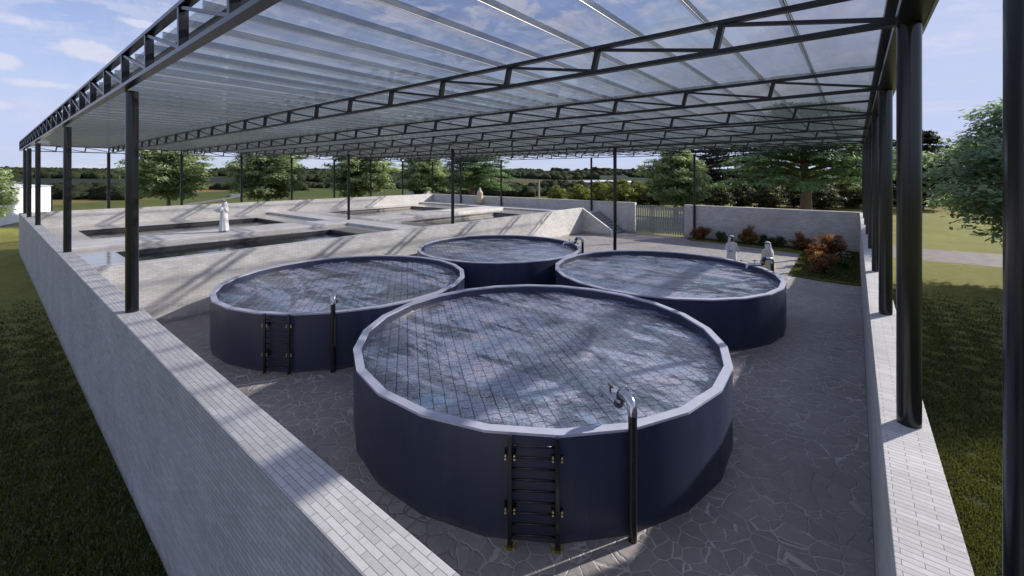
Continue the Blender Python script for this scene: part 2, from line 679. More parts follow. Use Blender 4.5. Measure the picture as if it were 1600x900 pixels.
def m_tank_water():
    m = Mat("tank_water")
    m.N.remove(m.p)
    P = m.pos()
    mo = tile_grid(m)
    h = m.math('ADD', m.math('MULTIPLY', m.noise(P, 20, 5, 0.7, 0.6), 0.55), m.math('MULTIPLY', m.noise(m.pos(scale=(1, 0.6, 1)), 1.6, 5, 0.6, 0.5), 5.0))
    bmp = m.bump(h, 0.55, 0.028)
    tr = m.node("ShaderNodeBsdfTransparent")
    tr.inputs[0].default_value = (0.80, 0.88, 0.93, 1)
    gl = m.node("ShaderNodeBsdfGlossy")
    gl.inputs['Roughness'].default_value = 0.05
    gl.inputs['Color'].default_value = (1.0, 1.0, 1.0, 1)
    m.L(bmp, gl.inputs['Normal'])
    s1 = m.node("ShaderNodeMixShader")
    refl_patch = m.rng(m.noise(m.pos(scale=(1, 0.7, 1), loc=(3, 0, 0)), 0.75, 7, 0.68, 0.8), 0.40, 0.56, 0.42, 1.0)
    spk = m.rng(m.noise(P, 34, 6, 0.8), 0.40, 0.56, 0.25, 1.0)
    k = m.math('MULTIPLY', m.math('MULTIPLY', refl_patch, spk), m.rng(mo, 0.0, 1.0, 1.0, 0.16))
    m.L(m.math('MULTIPLY', m.schlick(0.26, 2.0, bmp, 1.5), k, True), s1.inputs[0])
    m.L(tr.outputs[0], s1.inputs[1])
    m.L(gl.outputs[0], s1.inputs[2])
    # pale broken patches of bright sky reflection, painted into the surface colour
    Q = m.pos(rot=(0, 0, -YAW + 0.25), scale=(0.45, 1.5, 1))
    sky_patch = m.rng(m.noise(Q, 0.85, 8, 0.68, 0.9), 0.47, 0.53, 0.0, 1.0)
    sky_speck = m.rng(m.noise(P, 26, 6, 0.8), 0.40, 0.56, 0.25, 1.0)
    fk = m.math('MULTIPLY', m.math('MULTIPLY', sky_patch, sky_speck), m.rng(mo, 0.0, 1.0, 0.62, 0.10))
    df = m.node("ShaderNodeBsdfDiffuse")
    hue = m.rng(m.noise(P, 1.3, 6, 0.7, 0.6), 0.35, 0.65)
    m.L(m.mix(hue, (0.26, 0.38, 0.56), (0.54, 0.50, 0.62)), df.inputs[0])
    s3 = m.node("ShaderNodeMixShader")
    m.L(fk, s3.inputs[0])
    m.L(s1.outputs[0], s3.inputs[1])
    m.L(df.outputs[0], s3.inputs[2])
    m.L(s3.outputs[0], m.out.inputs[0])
    return m.mat


def m_tank_floor():
    m = Mat("tank_floor_tiles")
    P = m.pos(rot=(0, 0, -R(142.7)))
    b = m.node("ShaderNodeTexBrick")
    wv = m.node("ShaderNodeTexNoise")
    wv.inputs['Scale'].default_value = 5.0
    wv.inputs['Detail'].default_value = 4
    m.L(P, wv.inputs[0])
    sc = m.node("ShaderNodeVectorMath", operation='SCALE')
    sc.inputs['Scale'].default_value = 0.030
    m.L(wv.outputs['Color'], sc.inputs[0])
    ad = m.node("ShaderNodeVectorMath", operation='ADD')
    m.L(P, ad.inputs[0])
    m.L(sc.outputs[0], ad.inputs[1])
    m.L(ad.outputs[0], b.inputs['Vector'])
    b.inputs['Scale'].default_value = 1.0
    b.inputs['Brick Width'].default_value = 0.26
    b.inputs['Row Height'].default_value = 0.19
    b.inputs['Mortar Size'].default_value = 0.011
    b.inputs['Mortar Smooth'].default_value = 0.4
    b.inputs['Color1'].default_value = (0.085, 0.10, 0.17, 1)
    b.inputs['Color2'].default_value = (0.15, 0.15, 0.22, 1)
    b.inputs['Mortar'].default_value = (0.012, 0.014, 0.022, 1)
    Q = m.pos()
    al = m.rng(m.noise(Q, 1.1, 6, 0.65, 0.5), 0.42, 0.68)
    c = m.mix(m.math('MULTIPLY', al, 0.75), b.outputs['Color'], (0.07, 0.15, 0.19))
    br = m.rng(m.noise(m.pos(loc=(7, 3, 0)), 1.5, 6, 0.7, 0.4), 0.50, 0.72)
    c = m.mix(m.math('MULTIPLY', br, 0.6), c, (0.26, 0.21, 0.19))
    sp = m.rng(m.noise(Q, 30, 6, 0.8), 0.40, 0.60, 0.12, 1.25)
    c = m.mix(1.0, c, sp, 'MULTIPLY')
    pt = m.rng(m.noise(m.pos(loc=(1, 9, 0)), 0.9, 6, 0.7, 0.7), 0.60, 0.72)
    c = m.mix(m.math('MULTIPLY', pt, 0.35), c, (0.4, 0.44, 0.5))
    return m.set(c, 0.7, 0, m.bump(b.outputs['Fac'], 0.4, 0.01), 0.2)


def m_pond_water():
    m = Mat("pond_water")
    P = m.pos(scale=(0.5, 1, 1))
    h = m.noise(P, 1.8, 6, 0.62, 0.5)
    return m.set((0.008, 0.010, 0.016), 0.03, 0, m.bump(h, 0.35, 0.05), 0.5)


def m_ledge():
    m = Mat("wet_concrete")
    P = m.pos()
    a = m.rng(m.noise(P, 0.8, 7, 0.65, 0.3), 0.28, 0.72)
    c = m.mix(a, (0.30, 0.29, 0.285), (0.40, 0.385, 0.37))
    return m.set(c, m.rng(a, 0, 1, 0.07, 0.16), 0, m.bump(m.noise(P, 12, 4), 0.04, 0.01), 0.75)


def m_plain(name, base, rough=0.6, metal=0.0, var=0.12, sc=12, spec=0.5, b=0.1):
    m = Mat(name)
    P = m.pos(coord='object')
    n = m.noise(P, sc, 5, 0.6)
    c = m.mix(m.rng(n, 0.3, 0.7), tuple(x * (1 - var) for x in base), tuple(min(1, x * (1 + var)) for x in base))
    return m.set(c, rough, metal, m.bump(n, b, 0.005), spec)


def m_terrain():
    m = Mat("terrain")
    P = m.pos()
    sep = m.node("ShaderNodeSeparateXYZ")
    m.L(P, sep.inputs[0])
    ln = m.node("ShaderNodeVectorMath", operation='LENGTH')
    fl = m.node("ShaderNodeVectorMath", operation='MULTIPLY')
    fl.inputs[1].default_value = (1, 1, 0)
    m.L(P, fl.inputs[0])
    m.L(fl.outputs[0], ln.inputs[0])
    d = ln.outputs['Value']
    # close lawn
    n1 = m.noise(P, 20, 6, 0.78)
    c0 = m.mix(m.rng(n1, 0.32, 0.68), (0.090, 0.102, 0.022), (0.300, 0.295, 0.085))
    n3 = m.rng(m.noise(P, 2.6, 5, 0.65), 0.4, 0.72)
    c0 = m.mix(m.math('MULTIPLY', n3, 0.4), c0, (0.32, 0.31, 0.12))
    n4 = m.rng(m.noise(P, 0.25, 5, 0.6), 0.35, 0.65, 0.82, 1.1)
    c0 = m.mix(1.0, c0, n4, 'MULTIPLY')
    # fields
    v = m.node("ShaderNodeTexVoronoi")
    v.inputs['Scale'].default_value = 0.014
    wn = m.node("ShaderNodeTexNoise")
    wn.inputs['Scale'].default_value = 0.02
    m.L(P, wn.inputs[0])
    ws = m.node("ShaderNodeVectorMath", operation='SCALE')
    ws.inputs['Scale'].default_value = 30
    m.L(wn.outputs['Color'], ws.inputs[0])
    wa = m.node("ShaderNodeVectorMath", operation='ADD')
    m.L(P, wa.inputs[0])
    m.L(ws.outputs[0], wa.inputs[1])
    m.L(wa.outputs[0], v.inputs['Vector'])
    sc = m.node("ShaderNodeSeparateColor")
    m.L(v.outputs['Color'], sc.inputs[0])
    cr = m.node("ShaderNodeValToRGB")
    cr.color_ramp.interpolation = 'CONSTANT'
    e = cr.color_ramp.elements
    e[0].position = 0.0
    e[0].color = (0.085, 0.100, 0.028, 1)
    e[1].position = 0.28
    e[1].color = (0.17, 0.135, 0.05, 1)
    for p_, col_ in ((0.45, (0.065, 0.085, 0.026, 1)), (0.68, (0.20, 0.105, 0.055, 1)), (0.78, (0.12, 0.12, 0.04, 1)), (0.9, (0.05, 0.07, 0.022, 1))):
        x = e.new(p_)
        x.color = col_
    m.L(sc.outputs[0], cr.inputs[0])
    fld = m.mix(1.0, cr.outputs[0], m.rng(m.noise(P, 0.5, 6, 0.7), 0.3, 0.7, 0.75, 1.15), 'MULTIPLY')
    c0 = m.mix(m.rng(d, 7, 22, 1, 0, True), c0, m.mix(m.rng(n1, 0.32, 0.68), (0.018, 0.026, 0.008), (0.06, 0.070, 0.020)))
    c = m.mix(m.rng(d, 62, 90, 0, 1, True), c0, fld)
    # far wooded ground
    w = m.rng(d, 160, 300, 0, 1, True)
    wood = m.mix(m.rng(m.noise(m.pos(scale=(0.004, 0.012, 0.01), rot=(0, 0, YAW)), 1.0, 7, 0.65), 0.52, 0.62), (0.020, 0.028, 0.020), (0.075, 0.075, 0.045))
    c = m.mix(w, c, wood)
    return m.set(c, 0.95, 0, m.bump(m.noise(P, 45, 5, 0.8), 0.9, 0.05), 0.1)


M = {}
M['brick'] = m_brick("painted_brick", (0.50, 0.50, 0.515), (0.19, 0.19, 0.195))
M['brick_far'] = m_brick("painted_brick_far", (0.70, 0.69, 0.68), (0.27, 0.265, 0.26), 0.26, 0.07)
M['walk'] = m_concrete("walkway_concrete", (0.62, 0.60, 0.585), 0.6)
M['stairs'] = m_concrete("stair_concrete", (0.30, 0.30, 0.31), 0.75)
M['ledge'] = m_ledge()
M['liner'] = m_plain("pond_liner", (0.02, 0.021, 0.024), 0.4)
M['basin_dark'] = m_concrete("basin_dark", (0.035, 0.035, 0.042), 0.6)
M['basin'] = m_concrete("basin_concrete", (0.30, 0.28, 0.26), 0.6)
M['paving'] = m_paving()
M['grass'] = m_grass("garden_grass", (0.06, 0.08, 0.018), (0.17, 0.19, 0.045), (0.2, 0.2, 0.07))
M['terrain'] = m_terrain()
M['steel'] = m_metal_black("black_steel")
M['truss'] = m_metal_black("truss_steel", (0.009, 0.010, 0.016), 0.3)
M['tank'] = m_tank()
M['rim'] = m_plain("rim_paint", (0.38, 0.40, 0.50), 0.45, 0, 0.08, 5)
M['tfloor'] = m_tank_floor()
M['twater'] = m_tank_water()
M['pwater'] = m_pond_water()
M['glass'] = m_glass_roof()
M['rib'] = m_glass_roof("roof_rib", (0.62, 0.63, 0.64))
M['clip'] = m_plain("clip_metal", (0.6, 0.62, 0.66), 0.35, 0.6)
M['seam'] = m_plain("seam_metal", (0.30, 0.27, 0.25), 0.35, 0.7)
M['pipe'] = m_metal_black("pipe_black", (0.012, 0.013, 0.015), 0.2)
M['chrome'] = m_plain("chrome", (0.55, 0.58, 0.63), 0.16, 1.0, 0.05)
M['bolt'] = m_plain("brass_bolt", (0.75, 0.66, 0.38), 0.35, 0.8)
M['plate'] = m_plain("brass_plate", (0.45, 0.40, 0.12), 0.4, 0.8)
M['road'] = m_concrete("asphalt", (0.13, 0.118, 0.117), 0.9, 0.6)
M['gate'] = m_plain("gate_paint", (0.27, 0.29, 0.33), 0.55, 0, 0.1, 6)
M['render'] = m_plain("white_render", (0.78, 0.79, 0.82), 0.8, 0, 0.04, 2)
M['roofm'] = m_plain("white_roof_sheet", (0.62, 0.65, 0.70), 0.5)
M['wood'] = m_bark("weathered_post", (0.45, 0.42, 0.38))
M['barkg'] = m_bark("bark_grey", (0.30, 0.28, 0.26))
M['barkr'] = m_bark("bark_brown", (0.26, 0.19, 0.15))
M['leaf'] = m_leaf("leaf_light", (0.120, 0.170, 0.085), (0.42, 0.48, 0.30), 0.5)
M['leafb'] = m_leaf("leaf_bluegreen", (0.075, 0.130, 0.080), (0.33, 0.43, 0.29), 0.45)
M['leafc'] = m_leaf("needle_dark", (0.050, 0.110, 0.060), (0.26, 0.36, 0.18), 0.45)
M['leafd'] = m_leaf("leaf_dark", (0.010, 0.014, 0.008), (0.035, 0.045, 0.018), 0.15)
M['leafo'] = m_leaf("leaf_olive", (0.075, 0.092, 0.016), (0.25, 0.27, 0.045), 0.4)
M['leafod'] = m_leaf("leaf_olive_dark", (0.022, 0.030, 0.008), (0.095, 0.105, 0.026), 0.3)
M['leafr'] = m_leaf("leaf_russet", (0.08, 0.035, 0.012), (0.32, 0.14, 0.04), 0.35)
M['leafx'] = m_leaf("leaf_orange", (0.16, 0.055, 0.015), (0.34, 0.14, 0.035), 0.3)
M['leafg'] = m_leaf("leaf_shrub", (0.018, 0.050, 0.016), (0.065, 0.130, 0.045), 0.3)
M['blade'] = m_leaf("grass_blade", (0.007, 0.012, 0.004), (0.135, 0.150, 0.033), 0.3)
M['petal'] = m_plain("petal_white", (0.8, 0.8, 0.78), 0.7)
M['thobe'] = m_plain("white_cloth", (0.60, 0.61, 0.64), 0.85, 0, 0.04, 4)
M['bisht'] = m_plain("cream_cloth", (0.58, 0.51, 0.34), 0.85, 0, 0.08, 4)
M['brownc'] = m_plain("brown_cloth", (0.20, 0.12, 0.05), 0.85, 0, 0.1, 4)
M['skin'] = m_plain("skin", (0.26, 0.145, 0.095), 0.55, 0, 0.05, 8)
M['hair'] = m_plain("beard_hair", (0.012, 0.010, 0.009), 0.8)
M['cord'] = m_plain("black_cord", (0.012, 0.012, 0.013), 0.6)
M['shoe'] = m_plain("sandal_leather", (0.05, 0.035, 0.025), 0.6)

# ------------------------------------------------------------------ terrain, lawn, road
rng = np.random.default_rng(11)


def hgt(x, y):
    r = math.hypot(x, y)
    a = math.atan2(x, y)
    if r < 110:
        return 0.0
    t = min(1, (r - 110) / 1500)
    base = -1.2 * math.exp(-((r - 230) / 110) ** 2) + 13.0 * t ** 1.15
    n = 2.0 * math.sin(a * 9 + r * 0.004) + 1.3 * math.sin(a * 23 + 1.3 + r * 0.01) + 0.8 * math.sin(x * 0.021) * math.cos(y * 0.017)
    hill = 6.5 * math.exp(-((a + R(33)) / R(7)) ** 2) * math.exp(-((r - 1100) / 350) ** 2)
    fall = max(0, (r - 1700) / 1500)
    return base + n * min(1, max(0, (r - 160) / 500)) + hill - 14 * fall


mb = MB()
radii = [0, 20, 40, 60, 80, 100, 115, 130, 150, 175, 200, 230, 260, 300, 350, 400, 470, 550, 640, 740, 850, 970, 1100, 1250, 1400, 1550, 1700, 2000, 2600, 3600, 5000]
NA = 144
vs = [(0, 0, 0)]
for r_ in radii[1:]:
    for k in range(NA):
        a_ = 2 * math.pi * k / NA
        x_, y_ = r_ * math.sin(a_), r_ * math.cos(a_)
        vs.append((x_, y_, hgt(x_, y_)))
fs = [(0, 1 + (k + 1) % NA, 1 + k) for k in range(NA)]
for i in range(len(radii) - 2):
    b0, b1 = 1 + i * NA, 1 + (i + 1) * NA
    for k in range(NA):
        k2 = (k + 1) % NA
        fs.append((b0 + k, b0 + k2, b1 + k2, b1 + k))
mb.add(vs, fs)
tag(mb.build('ground', M['terrain'], smooth=True), kind='structure')

mb = MB()
mb.add([(0.9, 32.7, .004), (120, 36.5, .004), (120, 42.6, .004), (0.9, 37.9, .004), (-60, 35.8, .004), (-60, 40.9, .004)], [(0, 1, 2, 3)])
tag(mb.build('road', M['road']), kind='structure')
mb = MB()
mb.add([(-60.5, -60, .004), (-60.5, 30, .004), (-62.3, 30, .004), (-62.3, -60, .004)], [(0, 1, 2, 3)])
tag(mb.build('path', M['road']), kind='structure')
# far country lane
mb = MB()
pl = []
for i in range(24):
    t = i / 23
    X_, Y_ = -62 - 60 * t - 6 * math.sin(t * 5), 8 + 34 * t + 5 * math.sin(t * 4)
    pl.append((X_, Y_))
for i in range(23):
    (ax, ay), (bx, by) = pl[i], pl[i + 1]
    mb.add([(ax, ay - 1.1, .006), (bx, by - 1.1, .006), (bx, by + 1.1, .006), (ax, ay + 1.1, .006)], [(0, 1, 2, 3)])
tag(mb.build('lane', M['road']), kind='structure')

# ------------------------------------------------------------------ yard floor and garden
YB = 33.55         # inner face of the far wall
mb = MB()
mb.box(-17.36, 0.18, 1.77, YB, -0.2, 0.006)
tag(mb.build('paved_yard', M['paving']), kind='structure')
# garden bed (raised a little above the paving) with a curved near edge
pts = [(0.175, 23.55)]
for t in np.linspace(0, 1, 10):
    pts.append((0.175 - 2.5 * t, 23.55 + 0.28 * t - 0.18 * math.sin(math.pi * t)))
pts += [(-2.6, 30.6)]
for t in np.linspace(0, 1, 12):
    pts.append((-2.65 - 6.6 * t, 30.9 + 1.15 * t + 0.22 * math.sin(math.pi * t)))
pts += [(-9.7, 32.5), (-9.75, YB - 0.02), (0.175, YB - 0.02)]
mb = MB()
n_ = len(pts)
mb.add([(x, y, 0.008) for x, y in pts] + [(x, y, 0.045) for x, y in pts],
       [tuple(range(n_, 2 * n_))] + [(i, (i + 1) % n_, n_ + (i + 1) % n_, n_ + i) for i in range(n_)])
tag(mb.build('garden_bed', M['grass']), kind='structure')


def in_garden(x, y):
    return (-2.5 < x < 0.15 and 23.9 < y < 33.4) or (-9.0 < x <= -2.5 and 32.35 < y < 33.4)


def grass_blades(name, P, hgt_, z0):
    n = len(P)
    a = rng.uniform(0, 2 * np.pi, n)
    w = (0.006 + 0.005 * rng.random(n)) * np.clip(np.hypot(P[:, 0], P[:, 1]) / 9.0, 1.0, 3.5)
    h = hgt_ * rng.uniform(0.5, 1.2, n)
    lx, ly = rng.normal(0, 0.45, n) * h, rng.normal(0, 0.45, n) * h
    V = np.zeros((n, 3, 3))
    V[:, 0, 0] = P[:, 0] - np.cos(a) * w
    V[:, 0, 1] = P[:, 1] - np.sin(a) * w
    V[:, 1, 0] = P[:, 0] + np.cos(a) * w
    V[:, 1, 1] = P[:, 1] + np.sin(a) * w
    V[:, 2, 0] = P[:, 0] + lx
    V[:, 2, 1] = P[:, 1] + ly
    V[:, :2, 2] = z0
    V[:, 2, 2] = z0 + h
    o = quads_mesh(name, V.reshape(-1, 3), 3, M['blade'], tint=rng.random(n))
    return tag(o, kind='stuff')


def scatter_polar(n, a0, a1, r0, r1, ok):
    out = []
    tot = 0
    while tot < n:
        a = rng.uniform(a0, a1, n)
        r = r0 * (r1 / r0) ** rng.random(n)
        P = np.c_[r * np.sin(a), r * np.cos(a)]
        P = P[ok(P[:, 0], P[:, 1])]
        out.append(P)
        tot += len(P)
    return np.vstack(out)[:n]


def patchy(P):
    k = np.sin(P[:, 0] * 7.3 + np.sin(P[:, 1] * 5)) + np.sin(P[:, 1] * 8.1 + np.sin(P[:, 0] * 4.4))
    d = np.hypot(P[:, 0], P[:, 1])
    return P[rng.random(len(P)) < (0.55 + 0.25 * k) * np.clip((25 - d) / 12, 0, 1)]


gl = patchy(scatter_polar(260000, R(-95), R(-50), 4.6, 34, lambda x, y: (y < 1.37)))
gr = patchy(scatter_polar(330000, R(-3), R(14), 4.5, 34, lambda x, y: (x > 0.56) & (y < 32.6)))
gg = np.array([(x, y) for x, y in zip(rng.uniform(-9, 0.15, 60000), rng.uniform(23.8, 33.4, 60000)) if in_garden(x, y)])
tag(grass_blades('lawn_grass', np.vstack([gl, gr]), 0.05, 0.0), 'short turf of the lawn outside the white brick walls', 'grass')
tag(grass_blades('garden_grass', gg, 0.05, 0.04), 'green turf of the garden strip round the russet bushes', 'grass')

# ------------------------------------------------------------------ boundary walls
WT = 2.46
mb = MB()
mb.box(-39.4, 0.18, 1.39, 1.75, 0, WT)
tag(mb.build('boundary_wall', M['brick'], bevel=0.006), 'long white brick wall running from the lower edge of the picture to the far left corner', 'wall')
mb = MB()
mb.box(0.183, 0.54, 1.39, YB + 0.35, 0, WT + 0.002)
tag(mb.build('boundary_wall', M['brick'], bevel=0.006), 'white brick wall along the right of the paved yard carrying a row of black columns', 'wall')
mb = MB()
mb.box(-39.4, -39.02, 1.753, YB + 0.35, 0, WT - 0.003)
tag(mb.build('boundary_wall', M['brick_far'], bevel=0.006), 'sunlit white wall behind the rectangular ponds at the far left', 'wall')
gx0, gx1 = x_on(992, YB), x_on(1069, YB)
mb = MB()
mb.box(-39.017, gx0, YB, YB + 0.34, 0, WT)
tag(mb.build('boundary_wall', M['brick_far'], bevel=0.006), 'shaded far wall from the pond corner to the left side of the picket gate', 'wall')
mb = MB()
mb.box(gx1, 0.18, YB, YB + 0.34, 0, WT)
tag(mb.build('boundary_wall', M['brick_far'], bevel=0.006), 'shaded far wall to the right of the picket gate behind the russet bushes', 'wall')

# pond retaining wall, stair wall and stairs
DX = -17.36
mb = MB()
mb.box(DX - 0.40, DX, 1.753, 30.75, 0, 2.03)
tag(mb.build('retaining_wall', M['brick_far'], bevel=0.008), 'long sunlit retaining wall between the round tanks and the rectangular ponds', 'wall')
mb = MB()
sx = -14.86
prof = [(DX - 0.4, 0.0), (sx, 0.0), (sx, 0.45), (DX - 0.05, 2.03), (DX - 0.4, 2.03)]
k = len(prof)
mb.add([(x, 30.753, z) for x, z in prof] + [(x, 30.95, z) for x, z in prof],
       [tuple(range(k)), tuple(range(k, 2 * k))] + [(i, (i + 1) % k, k + (i + 1) % k, k + i) for i in range(k)])
tag(mb.build('stair_wall', M['brick_far'], bevel=0.006), 'triangular white wall sloping down beside the stairs at the end of the retaining wall', 'wall')
st = empty('stairs', (sx, 32.2, 0))
tag(st, 'concrete steps climbing to the pond walkway behind the triangular wall', 'stairs')
for i in range(9):
    mb = MB()
    x1 = sx - 0.1 - i * 0.27
    mb.box(x1 - 0.27 - (0.0), x1, 30.955, YB - 0.01, 0.008, 0.175 * (i + 1))
    o = mb.build('step', M['stairs'], bevel=0.008)
    o.parent = st
    o.matrix_parent_inverse = Matrix.Translation(-Vector(st.location))

# ------------------------------------------------------------------ rectangular ponds
LZ, KZ = 1.42, 1.57


def pond(x0, x1, y0, y1, hx0, hx1, hy0, hy1, label, wallm='basin'):
    t = empty('fish_pond', ((x0 + x1) / 2, (y0 + y1) / 2, 0))
    tag(t, label, 'pond', 'rectangular fish ponds')
    inv = Matrix.Translation(-Vector(t.location))
    a = MB()
    a.add([(x0, y0, LZ), (x1, y0, LZ), (x1, y1, LZ), (x0, y1, LZ), (hx0, hy0, LZ), (hx1, hy0, LZ), (hx1, hy1, LZ), (hx0, hy1, LZ)],
          [(0, 1, 5, 4), (1, 2, 6, 5), (2, 3, 7, 6), (3, 0, 4, 7)])
    o = a.build('ledge', M['ledge'], t)
    o.matrix_parent_inverse = inv
    s = 0.12
    b = MB()
    b.add([(hx0, hy0, LZ - .002), (hx1, hy0, LZ - .002), (hx1, hy1, LZ - .002), (hx0, hy1, LZ - .002),
           (hx0 + .02, hy0 + .02, LZ - .10), (hx1 - .02, hy0 + .02, LZ - .10), (hx1 - .02, hy1 - .02, LZ - .10), (hx0 + .02, hy1 - .02, LZ - .10),
           (hx0 + s, hy0 + s, 0.25), (hx1 - s, hy0 + s, 0.25), (hx1 - s, hy1 - s, 0.25), (hx0 + s, hy1 - s, 0.25)],
          [(0, 1, 5, 4), (1, 2, 6, 5), (2, 3, 7, 6), (3, 0, 4, 7), (4, 5, 9, 8), (5, 6, 10, 9), (6, 7, 11, 10), (7, 4, 8, 11), (8, 9, 10, 11)])
    b.m = [0] * 4 + [1] * 5
    o = b.build('basin', [M['liner'], M[wallm]], t)
    o.matrix_parent_inverse = inv
    w = MB()
    zz = LZ - 0.21
    w.add([(hx0 + .05, hy0 + .05, zz), (hx1 - .05, hy0 + .05, zz), (hx1 - .05, hy1 - .05, zz), (hx0 + .05, hy1 - .05, zz)], [(0, 1, 2, 3)])
    tag(w.build('water', M['pwater']), kind='structure')


WX0, WX1, CY0, CY1, EY0 = -29.15, -26.4, 15.25, 17.05, 31.55
pond(WX1, DX - 0.4, 1.755, CY0, -24.95, -20.0, 3.62, 13.3, 'narrow dark pond nearest the retaining wall at the left', 'basin_dark')
pond(-39.018, WX0, 1.755, CY0, -36.1, -30.9, 3.58, 13.3, 'dark pond behind the walking man, along the far left wall', 'basin_dark')
pond(WX1, DX - 0.4, CY1, EY0, -24.8, -20.2, 19.05, 28.3, 'far pond on the right of the walkway, beyond the cross walkway')
pond(-39.018, WX0, CY1, EY0, -36.5, -31.0, 19.2, 28.5, 'farthest pond in the corner of the two far walls')
for bx in ((WX0, WX1, 1.756, CY0), (-39.017, DX - 0.402, CY0, CY1), (WX0, WX1, CY1, EY0), (-39.017, DX - 0.402, EY0, YB - .003)):
    mb = MB()
    mb.box(bx[0], bx[1], bx[2] + .001, bx[3] - .001, 0, KZ)
    tag(mb.build('walkway', M['walk'], bevel=0.012), kind='structure')
mb = MB()
mb.box(-17.76, DX - 0.001, 30.955, YB - 0.004, 0, KZ)
tag(mb.build('walkway', M['walk'], bevel=0.01), kind='structure')

# ------------------------------------------------------------------ gate
g = empty('picket_gate', ((gx0 + gx1) / 2, YB + 0.1, 0))
tag(g, 'grey picket gate of two leaves in the far wall', 'gate')
inv = Matrix.Translation(-Vector(g.location))
gw = gx1 - gx0
npk = 21
for i in range(npk):
    xc = gx0 + gw * (i + 0.5) / npk
    mb = MB()
    mb.box(xc - 0.058, xc + 0.058, YB + 0.08, YB + 0.105, 0.09, 2.28)
    o = mb.build('picket', M['gate'], g, bevel=0.004)
    o.matrix_parent_inverse = inv
for z in (0.45, 1.30):
    mb = MB()
    mb.box(gx0 + 0.03, gx1 - 0.03, YB + 0.108, YB + 0.15, z, z + 0.11)
    o = mb.build('rail', M['gate'], g)
    o.matrix_parent_inverse = inv
for xc in (gx0 + gw * 0.345, gx0 + gw * 0.36 + 0.13):
    mb = MB()
    mb.box(xc - 0.06, xc + 0.06, YB + 0.152, YB + 0.21, 0.05, 2.3)
    o = mb.build('gate_post', M['gate'], g)
    o.matrix_parent_inverse = inv

# ------------------------------------------------------------------ round tanks
RO, RI, TH, NS, PH = 3.78, 3.645, 1.42, 24, R(-5.2)


def poly(r, z, n=NS):
    return [(r * math.cos(PH + 2 * math.pi * k / n), r * math.sin(PH + 2 * math.pi * k / n), z) for k in range(n)]


def make_tank():
    t = empty('fish_tank')
    a = MB()
    a.loft([poly(RO, 0.0), poly(RO, TH - 0.03)], cap=False)
    a.loft([poly(RI, TH - 0.03), poly(RI, 0.5)], cap=False)
    a.build('tank_wall', M['tank'], t, smooth=True, autosmooth=30)
    b = MB()
    b.loft([poly(RI - .004, TH - 0.035), poly(RO + .006, TH - 0.035), poly(RO + .006, TH), poly(RI - .004, TH), poly(RI - .004, TH - 0.035)], cap=False)
    b.build('rim', M['rim'], t)
    c = MB()
    c.add(poly(RI - 0.001, 1.02), [tuple(range(NS))])
    c.build('tank_floor', M['tfloor'], t)
    return t


def make_ladder():
    """stands just outside the tank wall; local +X points away from the tank"""
    t = empty('ladder')
    hw = 0.305
    for s in (-1, 1):
        a = MB()
        a.box(-0.022, 0.028, s * hw - 0.026, s * hw + 0.026, 0.012, 1.44)
        a.build('rail', M['steel'], t, bevel=0.004)
        f = MB()
        f.box(-0.06, 0.066, s * hw - 0.07, s * hw + 0.07, 0.0065, 0.014)
        fo = f.build('foot_plate', M['plate'], t)
        for dx in (-0.045, 0.05):
            for dy in (-0.052, 0.052):
                f = MB()
                f.tube([(dx, s * hw + dy, 0.012), (dx, s * hw + dy, 0.036)], 0.013, 8)
                f.build('bolt', M['bolt'], fo)
        for z in (0.47, 1.16):
            b = MB()
            for sy in (-0.055, 0.055):
                b.box(-0.11, 0.0, s * hw + sy - 0.022, s * hw + sy + 0.022, z - 0.006, z + 0.006)
            b.box(-0.118, -0.108, s * hw - 0.08, s * hw + 0.08, z - 0.05, z + 0.05)
            bo = b.build('wall_bracket', M['steel'], t)
            for sy in (-0.058, 0.058):
                for dz in (-0.022, 0.022):
                    b = MB()
                    b.tube([(-0.005, s * hw + sy, z + dz), (0.02, s * hw + sy, z + dz)], 0.013, 8)
                    b.build('bolt', M['bolt'], bo)
    for i in range(9):
        z = 0.165 + i * 0.143
        a = MB()
        a.tube([(0, -hw + .02, z), (0, hw - .02, z)], 0.014, 8)
        a.build('rung', M['steel'], t, smooth=True)
    return t


def arc(c, r, a0, a1, n, ax, ay):
    c = Vector(c)
    ax = Vector(ax)
    ay = Vector(ay)
    return [c + ax * (r * math.cos(a0 + (a1 - a0) * i / n)) + ay * (r * math.sin(a0 + (a1 - a0) * i / n)) for i in range(n + 1)]


